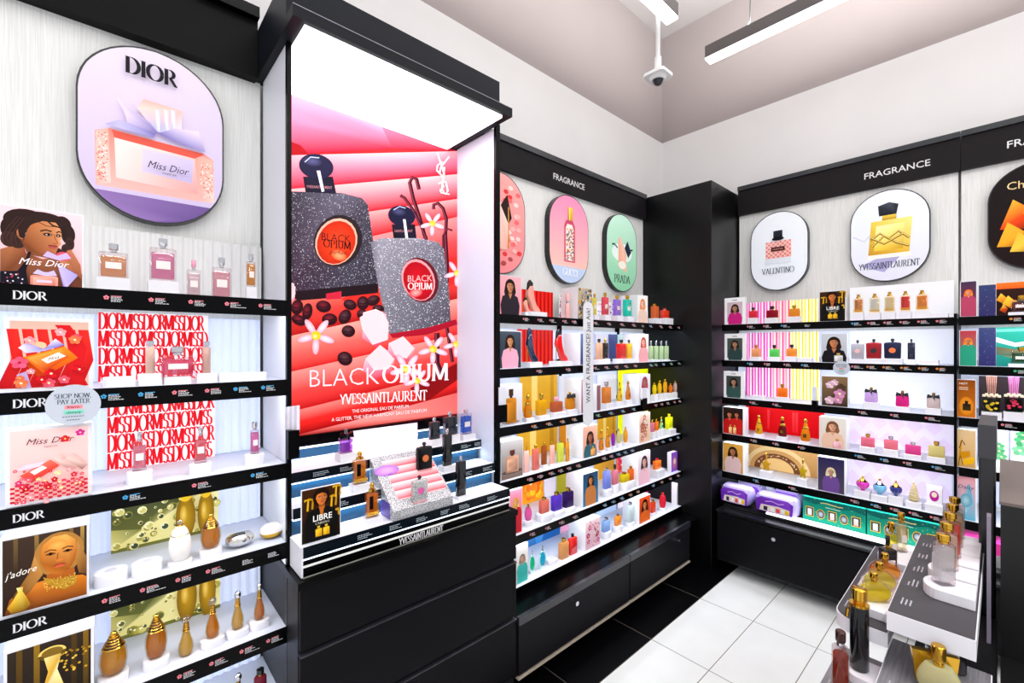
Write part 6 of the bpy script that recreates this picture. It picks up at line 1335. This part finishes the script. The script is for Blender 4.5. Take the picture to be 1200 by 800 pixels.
rblk(3, 0, 1120, 1144, 502, pr_tan, 'tan and yellow leather goods poster, fourth far right shelf', side=.1); rblk(4, 0, 1120, 1144, 556, lambda A: (A.rect(0, 0, 1, 1, '#58b0cc', '#e8a0a8'), A.poly([(.1, .3), (.5, .15), (.9, .4), (.7, .85), (.3, .7)], ['#f0b0b8', '#90c8d8', '#68b0c8', '#50a0c0', '#e898a0']), A.ell(.5, .45, .3, .16, '#a8d0dc', col2='#5898b0'), A.text('Daisy', .5, .72, .12, '#304050', sx=1 / A.asp, center=True, shear=.3)), 'pink and blue poster, fifth far right shelf', side=.1)
for px, c, fl, t in ((1162, '#c08878', '#e8c020', 'square reed diffuser with yellow flowers in glass'), (1188, '#e080c0', '#d82050', 'square reed diffuser with red flowers in glass')):
    s, zt = RF.hit(.30, px, 466); _, zb = RF.hit(.30, px, 482); w = .062
    o = thing('reed_diffuser', RF.P(s, zb, .30), t, 'diffuser', None, 0)
    MB().fbox(RF, s - w / 2, s + w / 2, zb, zt, .27, .33).build('glass_body', glass('#c8d0c8', .3), o); MB().fbox(RF, s - .026, s + .026, zb + .004, zt - .006, .274, .326).build('liquid', mat('#1c2418', .2), o)
    mb = MB(); rnd = random.Random(px)
    for k in range(9):
        x, z = s + rnd.uniform(-.022, .022), rnd.uniform(zb + .01, zt - .01); mb.loft([(-.002, .007, .006, 2), (.002, .007, .006, 2)], 7, M=Matrix.Translation(RF.P(x, z, .331)) @ Matrix.Rotation(R(90), 4, 'X'))
    mb.build('flowers', mat(fl, .5), o)
    mb = MB()
    for k in range(7): mb.tube([RF.P(s + .004 * (k - 3), zt, .30), RF.P(s + .006 * (k - 3), zt + .12, .30 + .004 * (k % 3))], .0014, 5)
    mb.build('reeds', mat(c, .6), o); mb = MB()
    for k in range(7): q = RF.P(s + .009 * (k - 3), zt + .012 + .006 * (k % 2), .32); mb.loft([(q.z - .006, .008, .008, 2), (q.z + .006, .006, .006, 2)], 6, cx=q.x, cy=q.y)
    mb.build('posy', [mat('#ecdcc0', .5)], o)
    put_riser(RF, .30, ZR[2] + .002, zb, s, .072, 'rect', 'diffuser with ' + ('yellow' if px == 1162 else 'red') + ' flowers', W(2, bk))
for i, c, t in ((0, '#4a0808', 'dark red studded perfume at right picture edge'), (1, '#0c5020', 'dark green studded perfume at right picture edge')):
    s, zz = RF.hit(.29, 1197, 366 if i == 0 else 421)
    o = thing('perfume_bottle', RF.P(s, ZR[i] + .02, .29), t, 'perfume', None, 0, world=False); bottle(o, 'rect', .075, .085, .03, c, 'gold', .75, True)
    put_riser(RF, .29, ZR[i] + .002, ZR[i] + .02, s, .09, 'rect', ('dark red' if i == 0 else 'dark green') + ' studded perfume', 'at right picture edge')
# gift sets on the bottom deck
def gift_bag(px0, px1, py0, py1, d, label):
    s0, z1 = RF.hit(d, px0, py0); s1, z0 = RF.hit(d, px1, py1); z0 = .4845; h = z1 - z0; dp = .16; c = (s0 + s1) / 2; w = s1 - s0
    o = thing('gift_bag', RF.P(c, z0, d - dp / 2), label, 'gift set', 'purple gift bags on the back wall deck')
    M_ = Matrix.Translation(RF.P(c, z0, d - dp / 2))
    MB().loft([(0, w * .40, dp * .42, 4), (h * .12, w * .48, dp * .5, 3.5), (h * .6, w * .5, dp * .5, 3.5), (h * .86, w * .46, dp * .42, 4), (h, w * .4, dp * .3, 4)], 28, M=M_).build('padded_body', mat('#b8a8e8', .25, 0, .6, 0, .6), o, smooth=50)
    A = Art(lambda u, v, q: RF.P(s0 + w * u, z0 + h * v, d + .002 + q)); A.asp = w / h
    A.poly([(.1, .08), (.9, .08), (.92, .75), (.8, .92), (.2, .92), (.08, .75)], ['#6a28b8', '#7a30c8', '#5c209c', '#8a48d0', '#7838c0', '#6428a8']); A.poly([(.16, .1), (.84, .1), (.84, .42), (.6, .5), (.2, .46)], '#e8dccc')
    for x, cc in ((.26, '#2a2440'), (.42, '#f0f0f4'), (.54, '#d84858'), (.66, '#f0f0f4'), (.74, '#e0b020')): A.rect(x, .14, x + .09, .38, cc, shade(cc, 1.2))
    A.text('Libre', .5, .6, .18, '#f4ecfa', sx=1 / A.asp, center=True, shear=.2) if 0 else A.line([(.3, .66), (.45, .74), (.6, .64), (.72, .72)], .03, '#e8d8f8')
    A.build('printed_sleeve', o, .05)
    mb = MB()
    for k in (-1, 1): mb.tube([RF.P(c + k * w * .42 + .01 * math.cos(R(a)), z0 + h * .86 + .012 * math.sin(R(a)), d - dp * .2) for a in range(0, 181, 30)], .003, 6)
    mb.build('handle', SILV, o, smooth=60)
gift_bag(842, 879, 567, 598, .40, 'purple padded gift bag at the left end of the bottom deck'); gift_bag(882, 934, 577, 610, .40, 'purple padded gift bag nearest the teal boxes')
gift_bag(862, 892, 564, 594, .21, 'purple gift bag behind the left end one'); gift_bag(903, 939, 572, 600, .21, 'purple gift bag behind the one nearest the teal boxes')
def gift_box(px0, px1, lab, n):
    s0, _ = RF.hit(.33, px0, 600); s1, _ = RF.hit(.33, px1, 600)
    o = thing('gift_box', RF.P((s0 + s1) / 2, .476, .25), lab, 'gift set', 'teal gift boxes on the back wall deck')
    z0, z1 = .477, .632
    MB().fbox(RF, s0, s1, z0, z1, .17, .33).build('carton', mat('#10806c', .35), o)
    A = fart(RF, s0, s1, z0, z1, .3305); A.rect(0, 0, 1, 1, '#18a888', '#0c7868'); rnd = random.Random(n)
    A.poly([(0, .85), (.2, .75), (.4, .88), (.6, .72), (.8, .84), (1, .72), (1, 1), (0, 1)], '#0a5c54')
    for k in range(60): A.ell(rnd.random(), rnd.random(), .006, .012, rnd.choice(['#78e0c0', '#e8d070', '#40c8a8']), n=5)
    A.line([(.3, .86), (.4, .89), (.6, .84), (.66, .86)], .03, '#e8d890'); A.line([(.38, .72), (.62, .71)], .025, '#c0f0e0')
    for k in range(5):
        x = .12 + k * .185; r = .07
        if k % 2: A.ell(x, .4, r, .2, '#d8b84c'); A.ell(x, .4, r * .85, .17, '#2c3c40'); A.ell(x, .4, r * .7, .13, '#cfd4dc', col2='#6a7884')
        else: A.rect(x - r, .22, x + r, .62, '#d8b84c'); A.rect(x - r * .86, .25, x + r * .86, .59, '#22383c'); A.rect(x - r * .5, .27, x + r * .5, .54, ['#d8d8e0', '#e8c8c0', '#f0b8a8'][k // 2], '#f4f4f8')
    A.build('printed_front', o, .1)
gift_box(941, 1014.5, 'teal star printed gift box with five windows beside the purple bags', 1); gift_box(1016, 1107, 'teal gift box partly hidden behind gold capped testers', 2)
o = thing('gift_box', RF.P(-.08, .477, .25), 'flat pink and silver gift box low on the far right deck', 'gift set'); s0, _ = RF.hit(.33, 1118, 600); MB().fbox(RF, s0, s0 + .3, .477, .60, .17, .33).build('carton', mat('#e838a0', .3), o); MB().fbox(RF, s0 + .002, s0 + .298, .478, .54, .33, .332).build('silver_band', mat('#c8c8cc', .3, .6), o)

# ------------------------------------------------------------------ tester table at the lower right
def tp(px, py, z): return plane(2, z, px, py)
tb = thing('tester_table', (.0, 1.25, 0), 'black tester table with stepped charcoal trays edged in white', 'table')
MB().box((-.12, 1.10, .0), (-.008, 1.46, 1.012)).box((-.12, 1.46, 0), (-.042, 1.9, 1.012)).build('base', mat('#0a0a0c', .4, 0, .2), tb)
def tray(name, x0, x1, y0, y1, z, th, top, rr=0):
    def outline(g): 
        P = [(x1 - g, y0 + g), (x1 - g, y1 - g), (x0 + g, y1 - g)]
        if rr: P += [(x0 + g + rr - rr * math.cos(R(a)), y0 + g + rr - rr * math.sin(R(a))) for a in range(0, 91, 15)]
        else: P.append((x0 + g, y0 + g))
        return P
    o = MB().extrude([(x, y, z - th) for x, y in outline(0)], (0, 0, th)).build(name, mat('#f0eef4', .3), tb)
    MB().extrude([(x, y, z) for x, y in outline(.0015)], (0, 0, .0012)).build('top_sheet', top, o)
    return o
CH = mat('#3a383d', .42, 0, .4); GR = noisy('brushed_grey', '#7c7a80', '#98969b', 8, .35, .4, (40, 2, 1))
tA = tray('upper_tray', -.138, -.028, 1.02, 1.50, 1.15, .033, CH); tB = tray('side_tray', -.222, -.139, 1.04, 1.47, 1.10, .026, CH, .035)
tC = tray('lower_tray', -.146, -.012, .78, 1.14, 1.045, .03, GR); tD = tray('corner_tray', -.226, -.147, .82, 1.12, 1.0, .026, GR, .045)
MB().box((-.045, .84, .96), (-.014, 1.09, 1.013)).build('end_block', mat('#e8e6ec', .3), tb)
pb = thing('tester_post', (-.024, 1.5, 0), 'slim black upright post at the right end of the tester table', 'post')
MB().box((-.037, 1.465, .9), (-.010, 1.50, 1.37)).build('shaft', mat('#1b1b1f', .25, 0, .6), pb, bevel=.004); MB().box((-.038, 1.463, 1.365), (-.009, 1.68, 1.44)).build('head', mat('#3a393e', .4), pb)
bb = thing('display_fixture', (.2, 1.6, 0), 'large black fixture with brownish flat top at right picture edge', 'fixture')
MB().box((-.003, 1.345, .0), (.42, 1.85, 1.296)).box((-.003, .9, .0), (.42, 1.344, .99)).build('body', mat('#070708', .4), bb); MB().box((-.005, 1.343, 1.296), (.42, 1.852, 1.302)).build('top', mat('#6c615d', .5), bb)
MB().box((-.022, 1.33, 1.0), (-.016, 1.36, 1.27)).build('acrylic_strip', mat('#8c8494', .3), bb)
# printed captions on the trays
def caps(tr, x, ys, z, m=.030):
    A = Art(lambda u, v, w: Vector((u, v, z + .0014 + w)));
    for k, y in enumerate(ys):
        rnd = random.Random(int(y * 1000))
        for r in range(3):
            yy = y - m / 2; e = yy + m * rnd.uniform(.5, 1)
            while yy < e: w = rnd.uniform(.002, .005); A.rect(x + r * .006, yy, x + r * .006 + .0022, yy + w, '#c8c8ce'); yy += w + .0015
    A.build('captions', tr)
caps(tA, -.125, [1.08, 1.17, 1.25, 1.33, 1.41], 1.15); caps(tB, -.212, [1.10, 1.17, 1.25], 1.10); caps(tC, -.13, [.88, .97], 1.045); caps(tD, -.215, [.92, .98], 1.0)
def tester(x, y, z, w, h, kind, col, cap, label, rot=45, detail=True, ybf=.8, o2=None, ratio=None, name='perfume_bottle', group=None):
    o = thing(name, (x, y, z), label, 'perfume', group, R(rot), world=False); bottle(o, kind, w, h, w * (ratio or RATIO[kind]), col, cap, ybf, detail, o2); return o
def halfround(x0, x1, y0, y1, z0, z1, label):
    P = [(x1, y0), (x1, y1)] + [((x0 + x1) / 2 * 0 + x0 + (x1 - x0) * .35 - (x1 - x0) * .35 * math.sin(R(a)), (y0 + y1) / 2 + (y1 - y0) / 2 * math.cos(R(a))) for a in range(0, 181, 15)]
    o = MB().extrude([(x, y, z0) for x, y in P], (0, 0, z1 - z0)).build('riser_block', RISER, bevel=.001); return tag(o, label, 'riser', 'white risers on the tester table')
nth = ['nearest', 'second', 'third', 'fourth', 'farthest']
for k, y in enumerate((1.165, 1.245, 1.325, 1.40, 1.465)):
    halfround(-.103, -.032, y - .036, y + .034, 1.1515, 1.171, f'white half round riser, {nth[k]} of five on the upper tray')
    tester(-.075, y, 1.171, .030, .094, 'tall', ['#e8ecec', '#f0dcc8', '#f04828', '#e0c8a0', '#d8d4c8'][k], 'gold', f'{"frosted clear" if k == 0 else "pale" if k != 2 else "orange"} tall tester with gold cap, {nth[k]} in the row', rot=45, ybf=.82, ratio=.8, o2='none', group='tall gold capped testers on the upper tray')
halfround(-.205, -.142, 1.075, 1.30, 1.1015, 1.118, 'long white half round riser under the oval testers')
for k, (y, c) in enumerate(((1.115, '#e8d810'), (1.175, '#e4dc50'), (1.235, '#e09018'))):
    tester(-.170, y, 1.118, .066, .056, 'oval', c, 'gold', f'{["bright yellow", "pale yellow", "amber"][k]} oval glass tester with gold cap on the side tray', rot=40, ybf=.68, ratio=.42, o2='none')
tester(-.176, 1.315, 1.1015, .028, .085, 'solid', '#0b0b0c', 'black', 'slim black tester behind the oval bottles', ratio=.8, ybf=.66)
halfround(-.205, -.142, 1.345, 1.455, 1.1015, 1.118, 'short white riser at the far end of side tray')
tester(-.177, 1.37, 1.118, .020, .085, 'tall', '#e8d820', 'gold', 'yellow tall tester with gold cap behind the black one', ybf=.72); tester(-.166, 1.43, 1.118, .020, .095, 'tall', '#f0e8b0', 'gold', 'pale yellow tall tester with gold cap farthest on side tray', ybf=.74)
p = tp(1007, 783, 1.018); halfround(p.x - .02, p.x + .045, p.y - .03, p.y + .035, 1.0015, 1.018, 'white riser under the black cylinder tester on corner tray')
o = tester(p.x, p.y, 1.018, .029, .150, 'solidcyl', '#08080a', 'gold', 'tall black cylinder tester with gold cap and tassel', ybf=.80, o2='none')
m = MB(); m.loft([(.118, .0155, .0155, 2), (.122, .0155, .0155, 2)], 16); m.tube([(-.0155, 0, .12), (-.022, -.002, .112), (-.024, -.002, .098)], .0028, 6); m.build('tassel', GOLD, o, world=False, smooth=50)
p = tp(985, 812, 1.0); tester(p.x, p.y, 1.0015, .026, .110, 'cyl', '#8a2c10', 'brown', 'dark red brown cylinder tester cut by the bottom edge', ybf=.76, o2='none')
p = tp(1107, 785, 1.047); o = tester(p.x, p.y + .01, 1.047, .050, .088, 'solid', '#0c0a08', 'gold', 'black square tester with round gold cap', rot=20, ybf=.74, ratio=.6)
p = tp(1100, 815, 1.047); o = tester(p.x, p.y, 1.047, .055, .083, 'round', '#b8b48c', 'gold', 'frosted olive tester with gold cap at bottom edge', rot=20, ybf=.6, ratio=.6, detail=False)
m = MB()
m.extrude([(-.030, .014, .060), (.030, .014, .060), (.025, .014, .010), (-.025, .014, .010)], (0, .010, 0))
m.build('gold_back_plate', GOLD, o, world=False)

# ------------------------------------------------------------------ ceiling lamps and camera
def lampbar(px0, py0, z, L, ax, label):
    e = tp(px0, py0, z); dx = Vector((1, 0, 0)) if ax == 0 else Vector((0, -1, 0)); sd = Vector((0, 1, 0)) if ax == 0 else Vector((1, 0, 0))
    o = thing('linear_lamp', e + dx * L / 2, label, 'ceiling lamp', 'suspended linear ceiling lamps')
    def bx(a, b, w, z0, z1): 
        p = e + dx * a - sd * w / 2; q = e + dx * b + sd * w / 2; return MB().box((p.x, p.y, z0), (q.x, q.y, z1))
    bx(0, L, .07, z + .012, z + .085).build('housing', mat('#55504f', .4), o); bx(.002, L - .002, .066, z, z + .012).build('diffuser', mat('#ffffff', .5, 0, .3, 9), o)
    m = MB()
    for a in (.22, L - .22): p = e + dx * a; m.tube([(p.x, p.y, z + .085), (p.x + .03, p.y, z + .12), (p.x + .035, p.y, z + .3), (p.x + .035, p.y, ZC)], .004, 6)
    m.build('cable', mat('#3a3838', .5), o)
    return o
lampbar(829, 73, 3.40, 2.4, 0, 'long white linear lamp hanging near the back wall'); lampbar(788, 26, 3.40, 2.4, 1, 'short visible end of white linear lamp at top edge')
cp = tp(771, 93, 3.20)
cc = thing('security_camera', cp, 'small white ceiling security camera hanging on a thin white pole', 'camera')
CW = mat('#e8e8e8', .4)
m = MB().loft([(cp.z + .03, .013, .013, 2), (ZC, .013, .013, 2)], 14, cx=cp.x, cy=cp.y); m.loft([(cp.z + .05, .02, .02, 2), (cp.z + .13, .02, .02, 2)], 14, cx=cp.x, cy=cp.y); m.build('pole', CW, cc, smooth=40)
MB().loft([(cp.z + .012, .066, .066, 14), (cp.z + .03, .066, .066, 14)], 24, cx=cp.x, cy=cp.y).build('plate', CW, cc)
MB().loft([(cp.z - .006, .04, .04, 2), (cp.z + .012, .05, .05, 2)], 24, cx=cp.x, cy=cp.y).build('ring', CW, cc, smooth=40)
MB().loft([(cp.z - .035, .008, .008, 2), (cp.z - .030, .02, .02, 2), (cp.z - .006, .032, .032, 2)], 20, cx=cp.x, cy=cp.y).build('dome', mat('#26262a', .1), cc, smooth=60)
print('OBJECT COUNT', len(SC.objects))
